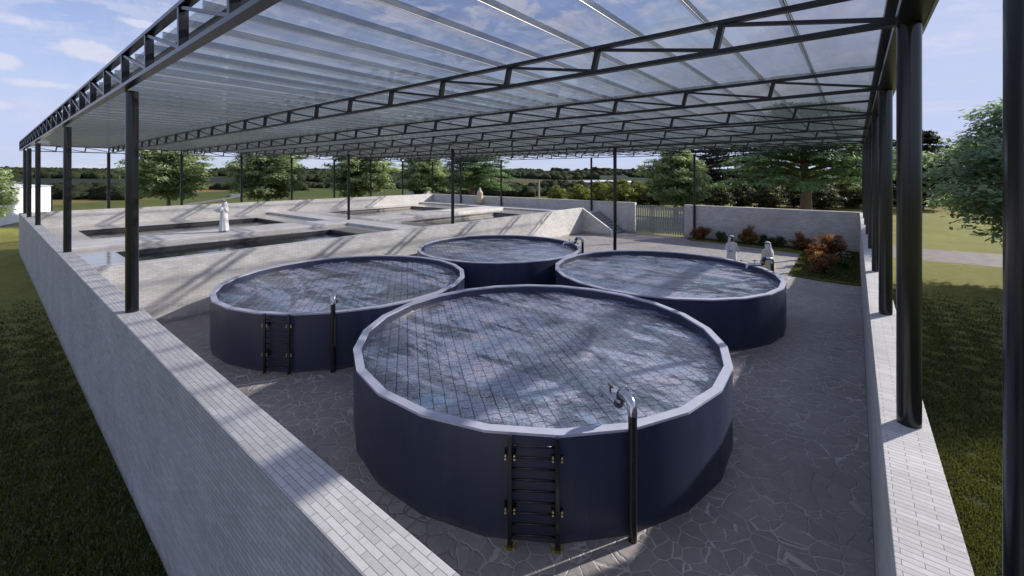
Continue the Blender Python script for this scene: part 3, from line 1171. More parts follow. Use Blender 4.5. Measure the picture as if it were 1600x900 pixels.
def make_pipe():
    """riser outside the tank; local -X points to the tank centre"""
    t = empty('water_pipe')
    r = 0.058
    a = MB()
    a.tube([(0, 0, 0.006), (0, 0, 1.66)], r, 18)
    a.build('riser', M['pipe'], t, smooth=True, autosmooth=40)
    a = MB()
    X, Z = (1, 0, 0), (0, 0, 1)
    p = [Vector((0, 0, 1.65))] + arc((-0.13, 0, 1.69), 0.13, 0, math.pi / 2, 7, X, Z) + [Vector((-0.20, 0, 1.82))]
    a.tube(p, r * 1.12, 18)
    a.build('elbow', M['chrome'], t, smooth=True, autosmooth=40)
    a = MB()
    p = [Vector((-0.20, 0, 1.82))] + arc((-0.22, 0, 1.73), 0.09, math.pi / 2, math.pi, 6, X, Z) + [Vector((-0.31, 0, 1.69))]
    p += arc((-0.40, 0, 1.69), 0.09, 0, -math.pi / 2, 6, X, Z)[1:]
    a.tube(p, r * 1.0, 18)
    a.build('offset_bend', M['pipe'], t, smooth=True, autosmooth=40)
    a = MB()
    a.tube([(-0.20, 0, 1.82), (-0.235, 0, 1.82)], r * 1.28, 18)
    a.tube([(-0.31, 0, 1.715), (-0.31, 0, 1.675)], r * 1.25, 18)
    a.build('coupling', M['chrome'], t, smooth=True, autosmooth=40)
    a = MB()
    p = [Vector((-0.40, 0, 1.60)), Vector((-0.78, 0, 1.60))] + arc((-0.78, 0, 1.52), 0.08, math.pi / 2, math.pi, 6, X, Z) + [Vector((-0.86, 0, 1.47))]
    a.tube(p, r, 18)
    a.build('spout', M['chrome'], t, smooth=True, autosmooth=40)
    a = MB()
    a.tube([(-0.60, 0, 1.64), (-0.60, 0, 1.74)], 0.014, 8)
    a.box(-0.66, -0.54, -0.012, 0.012, 1.735, 1.755)
    a.build('valve_handle', M['pipe'], t)
    return t


TC = [(-5.40, 7.6), (-13.0, 7.6), (-13.0, 15.22), (-5.42, 15.22)]
tanks = ['nearest navy round tank in the middle of the picture', 'navy round tank at the left, in front of the long retaining wall',
         'farthest navy round tank, partly hidden by the three others', 'navy round tank at the right, close to the two standing men']
lads = ['black steel ladder on the wall of the nearest round tank', 'black steel ladder on the wall of the left round tank',
        'black ladder behind the farthest round tank, only its top showing', 'black ladder behind the right round tank, two post tops showing above the rim']
pips = ['tall black pipe with chrome spout in front of the nearest tank', 'black pipe with bent spout in front of the left round tank',
        'bent black pipe behind the rim of the farthest round tank', 'bent pipe at the rim of the right tank, before the man in cream']
t0, l0, p0 = make_tank(), make_ladder(), make_pipe()
for i, (cx, cy) in enumerate(TC):
    t, l, p = (t0, l0, p0) if i == 0 else (copy_tree(t0), copy_tree(l0), copy_tree(p0))
    t.location = (cx, cy, 0)
    tag(t, tanks[i], 'tank', 'round fish tanks')
    sg = -1 if i < 2 else 1
    al = R(sg * 55.4)
    l.location = (cx + 3.85 * math.cos(al), cy + 3.85 * math.sin(al), 0)
    l.rotation_euler = (0, 0, al)
    tag(l, lads[i], 'ladder', 'tank ladders')
    ap = R(sg * 35.9)
    p.location = (cx + 3.86 * math.cos(ap), cy + 3.86 * math.sin(ap), 0)
    p.rotation_euler = (0, 0, ap)
    tag(p, pips[i], 'pipe', 'tank filling pipes')
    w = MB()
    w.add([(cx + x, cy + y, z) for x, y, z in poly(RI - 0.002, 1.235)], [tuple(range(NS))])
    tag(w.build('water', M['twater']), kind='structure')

# ------------------------------------------------------------------ canopy: columns, trusses, roof
canopy = empty('canopy', (0, 0, 0))
tag(canopy, 'huge open canopy of black columns and steel trusses under a clear ribbed roof', 'canopy')
CB = 6.21       # underside of the bottom chords
CR = 0.09
YK = [5.45 + 4.035 * k for k in range(7)] + [YB - 0.11]


def column_mesh(h):
    a = MB()
    n = 20
    a.tube([(0, 0, 0), (0, 0, h)], CR, n)
    return a


cmesh = {}


def column(x, y, z0, z1=CB):
    h = round(z1 - z0, 3)
    if h not in cmesh:
        o = column_mesh(h).build('column', M['steel'], canopy, smooth=True, autosmooth=40)
        cmesh[h] = o.data
    else:
        o = bpy.data.objects.new('column', cmesh[h])
        COL.objects.link(o)
        o.parent = canopy
    o.location = (x, y, z0)
    return o


for x in (0.39, -9.6, -18.4, -29.2, -35.0, -38.4):
    column(x, 1.60 if x < 0 else 1.675, WT)
for y in YK[:-1]:
    column(0.39, y, WT + 0.003)
for y in YK[:-1]:
    column(-39.62, y - 0.05, 0.0)
column(-39.3, YB - 0.1 + 0.25, WT)
for px, z0 in ((720, KZ), (783, KZ), (924, 0.006), (1085, 0.006)):
    column(x_on(px, YB - 0.11), YB - 0.11, z0)
column(0.39, YB + 0.12, WT + 0.003)
column(-28.9 + 0.9, 16.3, KZ)
column(-17.55, 16.5, 2.03)
column(-9.8, 20.75, 0.006)

XV = [0.32 - 1.61 * k for k in range(26)]


def truss(y, top, axis='x', tilt=0.07, dp=0.09, first=None):
    t = empty('truss', (0, 0, 0))
    t.parent = canopy
    z0, z1 = CB + 0.05, top - 0.045
    xs = XV if axis == 'x' else first
    a, b = xs[0] + 0.07, xs[-1] - 0.05

    def P(u, z):
        return (u, y, z) if axis == 'x' else (y, u, z)
    for nm, zz, hh, sh in (('bottom_chord', CB + 0.027, 0.054, 0), ('top_chord', top - 0.025, 0.05, tilt)):
        m = MB()
        m.bar(P(a + sh, zz), P(b + sh, zz), dp, hh)
        m.build(nm, M['truss'], t)
    for i, u in enumerate(xs):
        m = MB()
        m.bar((0, 0, z0), (tilt, 0, z1) if axis == 'x' else (0, tilt, z1), dp * 0.9, 0.062, up=(1, 0, 0) if axis == 'x' else (0, 1, 0))
        key = (axis, top, dp, 'v')
        if key not in cmesh:
            o = m.build('vertical', M['truss'], t)
            cmesh[key] = o.data
        else:
            o = bpy.data.objects.new('vertical', cmesh[key])
            COL.objects.link(o)
            o.parent = t
        o.location = P(u, 0)
        if i < len(xs) - 1:
            d = xs[i + 1] - u
            key = (axis, top, dp, 'd')
            if key not in cmesh:
                m = MB()
                # from the top of the far vertical down to the foot of this one
                m.bar((0.03, 0, z0) if axis == 'x' else (0, 0.03, z0), (d + tilt + .02, 0, z1 - .01) if axis == 'x' else (0, d + tilt + .02, z1 - .01), dp * 0.6, 0.038)
                o = m.build('diagonal', M['truss'], t)
                cmesh[key] = o.data
            else:
                o = bpy.data.objects.new('diagonal', cmesh[key])
                COL.objects.link(o)
                o.parent = t
            o.location = P(u, 0)
    return t


truss(1.47, 6.79, 'x', 0.0, 0.11)
for y in YK[:-1]:
    truss(y, 6.60)
truss(YB - 0.11, 6.60)
YV = [1.62 + (YB - 0.1 - 1.62) * k / 24 for k in range(25)][::-1]
truss(-39.86, 6.60, 'y', 0.05, 0.09, YV)
# right edge truss: broad plates
te = empty('edge_truss')
te.parent = canopy
for nm, x0, x1, z0, z1 in (('bottom_chord', 0.29, 0.50, CB + .001, CB + 0.075), ('top_chord', 0.245, 0.49, 6.53, 6.615), ('eave_strip', 0.492, 0.675, 6.60, 6.615), ('fascia', 0.503, 0.52, CB - 0.01, CB + 0.10)):
    m = MB()
    m.box(x0, x1, 1.3, YB + 0.2, z0, z1)
    m.build(nm, M['truss'] if nm not in ('fascia', 'eave_strip') else M['clip'], te)
for y in YV:
    m = MB()
    m.box(0.34, 0.42, y - 0.03, y + 0.03, CB + 0.075, 6.53)
    m.build('vertical', M['truss'], te)
# inner purlin along the front edge
m = MB()
m.box(-39.8, 0.28, 1.66, 1.74, 6.545, 6.60)
m.build('purlin', M['truss'], canopy)

# roof sheets: four rows of long ribbed sheets lapping over every second truss
RZ = 6.625
PITCH = 0.83


def roof_profile():
    pts = []
    x = 0.20
    while x > -39.95:
        for u, z in ((0, 0), (0.27, 0.016), (0.53, 0.016), (0.79, 0.0), (0.795, 0.085), (0.825, 0.085)):
            pts.append((x - u, z))
        x -= PITCH
    pts.append((x, 0))
    return [(0.485, 0.0)] + pts


prof = roof_profile()
rows = [(1.52, 9.80), (9.42, 17.87), (17.40, 25.94), (25.45, YB + 0.2)]
for i, (y0, y1) in enumerate(rows):
    a = MB()
    n = len(prof)
    dz = 0.010 * (i % 2)
    vs = []
    for y in (y0, y1):
        vs += [(x, y, RZ + z + dz) for x, z in prof]
    a.add(vs, [(k, k + 1, n + k + 1, n + k) for k in range(n - 1)])
    a.m = [2 if (k > 0 and (k - 1) % 6 >= 3) else 0 for k in range(n - 1)]
    x = 0.20
    while x > -39.9:
        a.bar((x - 0.79, y0, RZ - 0.006 + dz), (x - 0.79, y1, RZ - 0.006 + dz), 0.012, 0.006, mi=1)
        x -= PITCH
    a.build('roof_panel', [M['glass'], M['seam'], M['rib']], canopy)
clip = None
for j in (1, 3):
    x = 0.20 - 0.79
    for q in range(16):
        if clip is None:
            m = MB()
            m.bar((0, 0, 6.60), (0, 0, 6.665), 0.05, 0.03)
            m.bar((-0.14, 0, 6.604), (-0.03, 0, 6.625), 0.03, 0.008)
            m.bar((0.14, 0, 6.604), (0.03, 0, 6.625), 0.03, 0.008)
            o = m.build('roof_clip', M['clip'], canopy)
            clip = o
        else:
            o = clip.copy()
            COL.objects.link(o)
        o.location = (x, YK[j] + 0.07, 0)
        x -= PITCH


# ------------------------------------------------------------------ vegetation
def leaf_cloud(centres, radii_, n, size, seed, flat=0.35, droop=0.25, horiz=0.75):
    """leaf-sized faces spread through flattened pads; returns verts and tint"""
    g = np.random.default_rng(seed)
    C = np.array(centres)
    Rr = np.array(radii_)
    w = Rr ** 2
    idx = g.choice(len(C), n, p=w / w.sum())
    th = g.uniform(0, 2 * np.pi, n)
    rr = np.sqrt(g.random(n)) * Rr[idx]
    z = g.normal(0, 0.35, n) * Rr[idx] * flat - droop * (rr / Rr[idx]) ** 2 * Rr[idx]
    rr2 = rr * (1 + 0.18 * np.sin(th * 5 + idx) + 0.1 * np.sin(th * 11 + idx * 2))
    P = C[idx] + np.c_[rr2 * np.cos(th), rr2 * np.sin(th), z]
    nrm = np.c_[g.normal(0, 1 - horiz, n), g.normal(0, 1 - horiz, n), np.abs(g.normal(0.8, 0.3, n))]
    nrm += 0.35 * np.c_[np.cos(th), np.sin(th), np.zeros(n)]
    nrm /= np.linalg.norm(nrm, axis=1)[:, None]
    d = g.normal(0, 1, (n, 3))
    d -= nrm * (d * nrm).sum(1)[:, None]
    d /= np.linalg.norm(d, axis=1)[:, None]
    b = np.cross(nrm, d)
    s = size * g.uniform(0.6, 1.35, n)[:, None]
    V = np.stack([P - d * s, P + b * s * 0.42, P + d * s, P - b * s * 0.42], 1).reshape(-1, 3)
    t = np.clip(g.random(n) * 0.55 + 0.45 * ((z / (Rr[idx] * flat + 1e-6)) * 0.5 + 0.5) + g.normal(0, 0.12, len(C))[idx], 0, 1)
    return V, t


def broadleaf(seed, H, CW, base, leafmat, bark, nleaf=9000, size=0.17, trunk_r=0.2, layers=9, name='broadleaf_tree', flat=0.28):
    g = random.Random(seed)
    t = empty(name)
    tb = MB()
    lean = (g.uniform(-.2, .2), g.uniform(-.2, .2))
    spine = [(lean[0] * s_ ** 2 + 0.06 * math.sin(s_ * 7 + seed), lean[1] * s_ ** 2, H * 0.93 * s_) for s_ in [i / 8 for i in range(9)]]
    tb.tube(spine, [trunk_r * (1.25 if i == 0 else 1 - 0.105 * i) for i in range(9)], 9)
    cs, rs = [], []
    for i in range(layers):
        f = i / (layers - 1)
        z = base + (H - base) * f
        env = CW / 2 * math.sin(math.pi * (0.16 + 0.80 * f)) ** 0.75
        nb = max(3, int(7 * math.sin(math.pi * (0.25 + 0.7 * f)) + 1))
        off = g.uniform(0, 6.28)
        for k in range(nb):
            a = off + 6.283 * k / nb + g.uniform(-.3, .3)
            ln = env * g.uniform(0.62, 1.05)
            zt = z + g.uniform(-.3, .35) * (H - base) / layers
            s_ = min(1, max(0.1, (zt - 0.12 * ln) / (H * 0.93)))
            p0 = Vector((lean[0] * s_ ** 2 + 0.06 * math.sin(s_ * 7 + seed), lean[1] * s_ ** 2, H * .93 * s_))
            p3 = Vector((math.cos(a) * ln * 0.85, math.sin(a) * ln * 0.85, zt))
            mid = p0.lerp(p3, 0.5) + Vector((0, 0, 0.10 * ln))
            tb.tube([p0, mid, p3], [trunk_r * 0.34 * (1 - 0.6 * f), trunk_r * 0.2 * (1 - 0.6 * f), 0.015], 5)
            for q in range(3):
                u = (0.45, 0.75, 1.0)[q]
                c = p0.lerp(p3, u) + Vector((g.uniform(-.3, .3), g.uniform(-.3, .3), 0.08 * ln * (1 - u) + g.uniform(-.12, .12)))
                cs.append(tuple(c))
                rs.append(CW * 0.135 * g.uniform(0.65, 1.15) * (0.8 if q == 2 else 1))
    cs.append((lean[0], lean[1], H * 0.97))
    rs.append(CW * .12)
    tb.build('trunk', bark, t, smooth=True)
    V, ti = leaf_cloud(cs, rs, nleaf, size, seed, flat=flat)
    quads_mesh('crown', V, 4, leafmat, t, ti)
    return t


def place(t, px, depth, rz=0.0, sc=1.0, label=None, group=None, cat='tree', z=0.0):
    x, y = at(px, depth)
    t.location = (x, y, z)
    t.rotation_euler = (0, 0, rz)
    t.scale = (sc, sc, sc)
    tag(t, label, cat, group)
    return t


G1 = 'light green trees beyond the walls'
A = broadleaf(3, 8.6, 8.9, 2.9, M['leaf'], M['barkg'], 26000, 0.19, 0.22, 10, flat=0.42)
B = broadleaf(8, 8.3, 8.6, 2.8, M['leaf'], M['barkg'], 26000, 0.19, 0.22, 10, flat=0.42)
place(A, 264, 45, 0.4, 1.0, 'light green tree behind the pond wall, leftmost of the row', G1)
place(B, 419, 46.5, 1.4, 1.0, 'light green tree behind the pond wall, just right of the walking man', G1)
place(copy_tree(A), 562, 50, 2.6, 1.0, 'light green tree behind the pond wall, third along the row', G1)
place(copy_tree(B), 662, 58, 4.1, 0.9, 'smaller green tree beyond the corner of the two far walls', G1)
place(copy_tree(B), 1056, 41.5, 5.0, 0.86, 'light green tree right behind the picket gate', G1)
Lft = copy_tree(A)
place(Lft, -42, 32, 1.0, 0.62, 'green tree at the left edge, in front of the white building', G1)
RT = broadleaf(21, 8.6, 12.8, 2.6, M['leafb'], M['barkr'], 95000, 0.14, 0.3, 12, flat=0.34)
place(RT, 1742, 16.2, 0.6, 1.0, 'large blue-green tree hanging low over the lawn beside the road', None)
# one more garden tree stands just out of the picture on the right; its shade falls on the lawn
for k, (x, y, s) in enumerate(((7.6, 12.6, 0.5),)):
    o = copy_tree(B)
    o.location = (x, y, 0)
    o.scale = (s, s, s)
    tag(o, 'small garden tree on the right lawn just outside the picture', 'tree')


def conifer(seed, H, CW, base, leafmat, bark, nleaf, size, trunk_r, tiers, name='conifer_tree', bare=0.0):
    g = random.Random(seed)
    t = empty(name)
    tb = MB()
    tb.tube([(0.12 * math.sin(i), 0.1 * math.cos(i * 1.3), H * i / 8) for i in range(9)],
            [trunk_r * (1.25 if i == 0 else (1 - 0.115 * i)) for i in range(9)], 10)
    cs, rs = [], []
    for i in range(tiers):
        f = i / (tiers - 1)
        z = base + (H - base) * f ** 0.95
        env = CW / 2 * (1 - 0.62 * f ** 1.4)
        nb = 6
        off = g.uniform(0, 6.28)
        for k in range(nb):
            a = off + 6.283 * k / nb + g.uniform(-.4, .4)
            ln = env * g.uniform(0.55, 1.08)
            p0 = Vector((0, 0, max(0.5, z - 0.05 * ln)))
            p3 = Vector((math.cos(a) * ln, math.sin(a) * ln, z + g.uniform(-.2, .35)))
            tb.tube([p0, p0.lerp(p3, .5) + Vector((0, 0, .12 * ln)), p3], [trunk_r * .3 * (1 - .6 * f), trunk_r * .17, .02], 5)
            for q in range(4):
                u = (0.35, 0.58, 0.8, 1.0)[q]
                c = p0.lerp(p3, u) + Vector((g.uniform(-.4, .4), g.uniform(-.4, .4), .12 * ln * 4 * u * (1 - u)))
                cs.append(tuple(c))
                rs.append(CW * 0.088 * g.uniform(0.7, 1.25))
    tb.build('trunk', bark, t, smooth=True)
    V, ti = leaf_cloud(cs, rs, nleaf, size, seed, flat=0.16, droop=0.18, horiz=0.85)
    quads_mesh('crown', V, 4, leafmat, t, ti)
    return t


CED = conifer(5, 12.2, 18.0, 3.6, M['leafc'], M['barkr'], 42000, 0.21, 0.62, 11)
place(CED, 1258, 47, 0.3, 1.0, 'huge spreading cedar with a thick trunk behind the far wall', None)
c2 = copy_tree(CED)
place(c2, 738, 64, 2.2, 0.75, 'spreading cedar with a brown trunk beyond the far corner of the walls', None)

# dark wood behind the site and olive scrub below it
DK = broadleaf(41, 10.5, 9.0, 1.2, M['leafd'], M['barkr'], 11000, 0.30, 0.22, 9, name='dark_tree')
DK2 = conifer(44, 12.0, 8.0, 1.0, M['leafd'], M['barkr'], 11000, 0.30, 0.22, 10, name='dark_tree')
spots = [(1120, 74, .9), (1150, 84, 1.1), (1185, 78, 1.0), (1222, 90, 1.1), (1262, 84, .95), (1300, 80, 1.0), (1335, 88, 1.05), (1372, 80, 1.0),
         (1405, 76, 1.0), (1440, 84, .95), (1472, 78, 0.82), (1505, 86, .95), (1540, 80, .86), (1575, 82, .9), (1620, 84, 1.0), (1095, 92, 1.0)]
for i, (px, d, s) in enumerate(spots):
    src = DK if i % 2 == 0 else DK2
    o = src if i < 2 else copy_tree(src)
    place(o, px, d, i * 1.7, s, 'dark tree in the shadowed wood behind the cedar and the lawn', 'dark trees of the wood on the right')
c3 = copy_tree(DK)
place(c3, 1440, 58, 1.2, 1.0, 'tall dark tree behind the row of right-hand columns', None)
SC = broadleaf(51, 3.4, 5.6, 0.5, M['leafo'], M['barkr'], 6500, 0.16, 0.10, 6, name='scrub_bush', flat=0.5)
sc_sp = [(905, 66, .9), (935, 70, 1.0), (968, 66, 1.1), (1000, 68, 1.0), (1030, 64, 1.1), (1078, 60, .95), (1120, 58, .95), (1160, 60, 1.0), (1200, 58, .9),
         (1240, 62, 1.05), (1285, 58, 1.0), (1325, 60, 1.05), (1365, 62, 1.0), (1400, 64, .9), (1440, 64, .8), (1478, 66, .8), (1515, 66, .9), (1550, 64, .9), (870, 74, .8)]
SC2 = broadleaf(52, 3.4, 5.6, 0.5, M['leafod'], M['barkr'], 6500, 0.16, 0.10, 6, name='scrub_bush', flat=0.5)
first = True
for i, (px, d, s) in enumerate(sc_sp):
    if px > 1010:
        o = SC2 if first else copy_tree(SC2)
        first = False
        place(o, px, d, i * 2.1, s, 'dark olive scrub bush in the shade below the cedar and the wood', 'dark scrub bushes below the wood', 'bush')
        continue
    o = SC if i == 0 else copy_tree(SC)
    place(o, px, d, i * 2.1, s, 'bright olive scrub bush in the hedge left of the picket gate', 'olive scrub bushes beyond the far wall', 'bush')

# shrubs in the garden


def shrub(seed, w, h, leafmat, n, size, name='bush', flowers=False):
    g = random.Random(seed)
    t = empty(name)
    st_ = MB()
    cs, rs = [], []
    for k in range(16):
        a = g.uniform(0, 6.283)
        ln = w / 2 * g.uniform(.2, .95)
        z = h * g.uniform(.35, 1.0) * (1 - 0.45 * (ln / (w / 2)) ** 2)
        p = (math.cos(a) * ln, math.sin(a) * ln, z)
        st_.tube([(0, 0, 0), (p[0] * .5, p[1] * .5, z * .62), p], [0.018, 0.012, 0.005], 5)
        for q in (0.55, 0.8, 1.0):
            cs.append((p[0] * q, p[1] * q, z * (q if q > .6 else .62)))
            rs.append(w * 0.15 * g.uniform(.7, 1.2))
    st_.build('stems', M['barkr'], t)
    V, ti = leaf_cloud(cs, rs, n, size, seed, flat=0.9, droop=0.1, horiz=0.3)
    V[:, 2] = np.maximum(V[:, 2], 0.02)
    quads_mesh('leaves', V, 4, leafmat, t, ti)
    if flowers:
        f = MB()
        for k in range(26):
            a = g.uniform(0, 6.28)
            ln = w / 2 * g.uniform(.1, 1)
            c = Vector((math.cos(a) * ln, math.sin(a) * ln, h * g.uniform(.6, 1.0)))
            for j in range(5):
                b = j * 1.257
                f.add([c, c + Vector((math.cos(b) * .03, math.sin(b) * .03, .012)), c + Vector((math.cos(b + .9) * .03, math.sin(b + .9) * .03, .012))], [(0, 1, 2)])
        f.build('flowers', M['petal'], t)
    return t


SHR = [  # x, y, w, h, mat, label
    (-8.85, 32.95, 1.5, 1.25, 'leafr', 'russet bush in the garden strip, nearest the gate beside a column'),
    (-7.35, 32.80, 1.0, 0.75, 'leafg', 'small green bush between the two leftmost russet bushes'),
    (-5.75, 32.75, 1.6, 1.25, 'leafr', 'russet bush behind the man in the white robe'),
    (-4.75, 32.75, 0.9, 0.65, 'leafg', 'low green bush just right of the second russet bush'),
    (-3.95, 32.70, 1.3, 0.75, 'leafg', 'wide green bush behind the headscarf of the man in cream'),
    (-2.60, 32.45, 1.6, 1.20, 'leafr', 'russet bush against the far wall, third from the gate'),
    (-0.95, 30.30, 1.8, 1.55, 'leafr', 'tall russet bush at the back of the grass bed corner'),
    (-1.62, 27.70, 1.2, 1.50, 'leafx', 'bright orange bush leaning left in the grass bed'),
    (-1.15, 25.60, 1.7, 1.05, 'leafr', 'broad dark russet bush at the front of the grass bed'),
    (-0.50, 27.30, 0.9, 0.85, 'leafg', 'green bush with small white flowers beside the right wall')]
for i, (x, y, w, h, mt, lb) in enumerate(SHR):
    w, h = w * (0.72 if mt == 'leafx' else 0.85), h * (0.9 if mt == 'leafx' else 1.0)
    o = shrub(60 + i, w, h, M[mt], 3600 if mt != 'leafg' else 2600, 0.055, 'bush', 'flowers' in lb)
    o.location = (x, y, 0.045)
    tag(o, lb, 'bush', 'garden bushes')

# ------------------------------------------------------------------ far woods, hedges and houses
def blobs(name, pts, sizes, seed, mat, tall=0.8, sub=2):
    """lumpy crowns massed together: low hummocks with broken outlines"""
    g = np.random.default_rng(seed)
    bm = bmesh.new()
    bmesh.ops.create_icosphere(bm, subdivisions=sub, radius=1)
    base = np.array([v.co[:] for v in bm.verts])
    F = np.array([[v.index for v in f.verts] for f in bm.faces])
    bm.free()
    n = len(pts)
    nv = len(base)
    V = np.zeros((n, nv, 3))
    for i in range(n):
        a = g.uniform(0, 6.28)
        s = sizes[i]
        k = 1 + 0.22 * np.sin(base[:, 0] * 6 + i) * np.cos(base[:, 1] * 5 + i * 2) + 0.16 * g.normal(0, 1, nv)
        b = base * k[:, None]
        V[i, :, 0] = pts[i][0] + s * (b[:, 0] * math.cos(a) - b[:, 1] * math.sin(a)) * g.uniform(.8, 1.3)
        V[i, :, 1] = pts[i][1] + s * (b[:, 0] * math.sin(a) + b[:, 1] * math.cos(a))
        V[i, :, 2] = pts[i][2] + s * tall * (b[:, 2] + 0.55)
    allF = (F[None] + (np.arange(n) * nv)[:, None, None]).reshape(-1, 3)
    me = bpy.data.meshes.new(name)
    me.vertices.add(n * nv)
    me.vertices.foreach_set('co', V.astype(np.float32).ravel())
    me.loops.add(len(allF) * 3)
    me.loops.foreach_set('vertex_index', allF.astype(np.int32).ravel())
    me.polygons.add(len(allF))
    me.polygons.foreach_set('loop_start', np.arange(0, len(allF) * 3, 3, dtype=np.int32))
    me.update(calc_edges=True)
    me.materials.append(mat)
    o = bpy.data.objects.new(name, me)
    COL.objects.link(o)
    return tag(o, kind='stuff')


mw = Mat("far_wood")
Pw = mw.pos()
nw = mw.noise(Pw, 0.9, 6, 0.75)
M['farwood'] = mw.set(mw.mix(mw.rng(nw, .3, .7), (0.012, 0.018, 0.010), (0.045, 0.056, 0.026)), 0.95, 0, mw.bump(nw, 1.0, 0.8), 0.1)

pts, sz = [], []
gq = np.random.default_rng(5)
for k in range(9000):
    px = gq.uniform(-120, 1700)
    d = 260 * (1500 / 260) ** gq.random()
    x, y = at(px, d)
    u = math.sin(x * .013 + 2) * math.cos(y * .011) + 0.6 * math.sin(x * .031 + y * .027) + 0.4 * math.sin(y * .05)
    th = 0.15 if px < 760 else 0.55
    if d < 330 and u < (0.3 if px < 760 else 0.75):
        continue
    if d >= 330 and u < th - 0.5:
        continue
    s = gq.uniform(1.4, 2.5) * (1 + d / 520)
    pts.append((x, y, hgt(x, y)))
    sz.append(s)
tag(blobs('far_woods', pts, sz, 3, M['farwood'], 0.75), 'dark woods covering the far hills along the horizon', 'woods')
# hedgerows among the near fields
pts, sz = [], []
for (pa, da, pb, db, n) in ((60, 120, 230, 105, 60), (80, 92, 210, 88, 45), (300, 150, 480, 140, 50), (640, 92, 860, 96, 70), (760, 150, 1000, 135, 70),
                            (880, 105, 990, 100, 40), (20, 150, 200, 140, 50), (440, 170, 640, 160, 60), (850, 190, 1010, 170, 40)):
    for k in range(n):
        t = gq.random()
        x, y = at(pa + (pb - pa) * t, da + (db - da) * t + gq.normal(0, 2.0))
        pts.append((x, y, hgt(x, y)))
        sz.append(gq.uniform(1.0, 2.1))
tag(blobs('hedgerows', pts, sz, 9, M['farwood'], 0.8), 'dark hedgerows dividing the fields beyond the walls', 'hedge')

for i, (px, d, w) in enumerate(((914, 215, 11), (927, 220, 9), (941, 226, 8), (954, 218, 7), (982, 205, 8))):
    x, y = at(px, d)
    h = empty('farmhouse', (x, y, hgt(x, y)), YAW + 0.2 * i)
    a = MB()
    a.box(-w / 2, w / 2, -3, 3, 0, 2.6)
    a.build('wall', M['render'], h)
    a = MB()
    a.add([(-w / 2 - .2, -3.3, 2.61), (w / 2 + .2, -3.3, 2.61), (w / 2 + .2, 3.3, 2.61), (-w / 2 - .2, 3.3, 2.61), (-w / 2, 0, 4.2), (w / 2, 0, 4.2)],
          [(0, 1, 5, 4), (2, 3, 4, 5), (0, 4, 3), (1, 2, 5), (0, 3, 2, 1)])
    a.build('roof', M['roofm'], h)
    h.scale = (0.5, 0.5, 0.5)
    tag(h, 'tiny white farmhouse far off among the fields, %s' % ('leftmost of the row of four', 'second of the row of four', 'third of the row of four', 'right end of the row of four', 'standing alone right of the row')[i], 'house', 'farmhouses in the distance')

# utility post
x, y = at(842, 58)
up_ = empty('utility_post', (x, y, 0))
tag(up_, 'pale wooden utility post standing in the field beyond the far wall', 'post')
a = MB()
a.tube([(0, 0, 0), (0, 0, 4.0)], [0.16, 0.13], 8)
a.build('post', M['wood'], up_, smooth=True, autosmooth=40)
a = MB()
a.bar((-0.32 * CA, -0.32 * SA, 3.85), (0.1 * CA, 0.1 * SA, 3.85), 0.1, 0.1)
a.build('crossarm', M['wood'], up_)
a = MB()
a.bar((-0.4 * CA, -0.4 * SA, 1.7), (-0.05 * CA, -0.05 * SA, 1.7), 0.1, 0.1)
a.build('bracket', M['wood'], up_)

# white rocks under the small tree
for i, px in enumerate((642, 668)):
    bm = bmesh.new()
    bmesh.ops.create_icosphere(bm, subdivisions=2, radius=0.5)
    for v in bm.verts:
        v.co *= 1 + 0.25 * math.sin(v.co.x * 9 + i) * math.cos(v.co.y * 7)
        v.co.z *= 0.7
    me = bpy.data.meshes.new('rock')
    bm.to_mesh(me)
    bm.free()
    me.materials.append(M['render'])
    o = bpy.data.objects.new('rock', me)
    COL.objects.link(o)
    x, y = at(px, 56)
    o.location = (x, y, 2.55 - 0.3)
    # the rocks lie on a small mound
    tag(o, ('pale rock on the mound left of the small tree', 'pale rock on the mound right of the small tree')[i], 'rock', 'pale rocks')
a = MB()
x, y = at(655, 57)
rg = []
for j in range(6):
    f = j / 5
    rg.append([(x + (9 * (1 - f) + .6) * math.cos(q / 20 * 6.283), y + (9 * (1 - f) + .6) * math.sin(q / 20 * 6.283), 2.25 * (0.5 - 0.5 * math.cos(math.pi * f)) - 0.05) for q in range(20)])
a.loft(rg)
tag(a.build('mound', M['grass'], smooth=True), kind='structure')

# white building at the far left
bx, by = at(80, 50)
bl = empty('white_building', (bx, by, 0), YAW + R(32.3))
tag(bl, 'plain white building with a low pale roof at the far left edge', 'building')
a = MB()
a.box(-12, 0, -28, 0, 0, 3.45)
a.build('wall', M['render'], bl)
a = MB()
a.add([(-12.2, -28.2, 3.453), (.2, -28.2, 3.453), (.2, .25, 3.453), (-12.2, .25, 3.453), (-6, -28.2, 4.15), (-6, -4.0, 4.1)],
      [(0, 1, 4), (1, 2, 5, 4), (2, 3, 5), (3, 0, 4, 5), (0, 3, 2, 1)])
rf = a.build('roof', M['roofm'], bl)
a = MB()
a.tube([(-3.5, -13, 3.7), (-3.5, -13, 4.2)], [0.5, 0.35], 8)
a.tube([(-3.5, -13, 4.2), (-3.5, -13, 4.6)], [0.12, 0.05], 8)
a.build('roof_vent', M['render'], rf)
a = MB()
a.tube([(0.08, -0.15, 0.1), (0.08, -0.15, 3.4)], 0.06, 8)
a.build('drainpipe', M['steel'], bl)


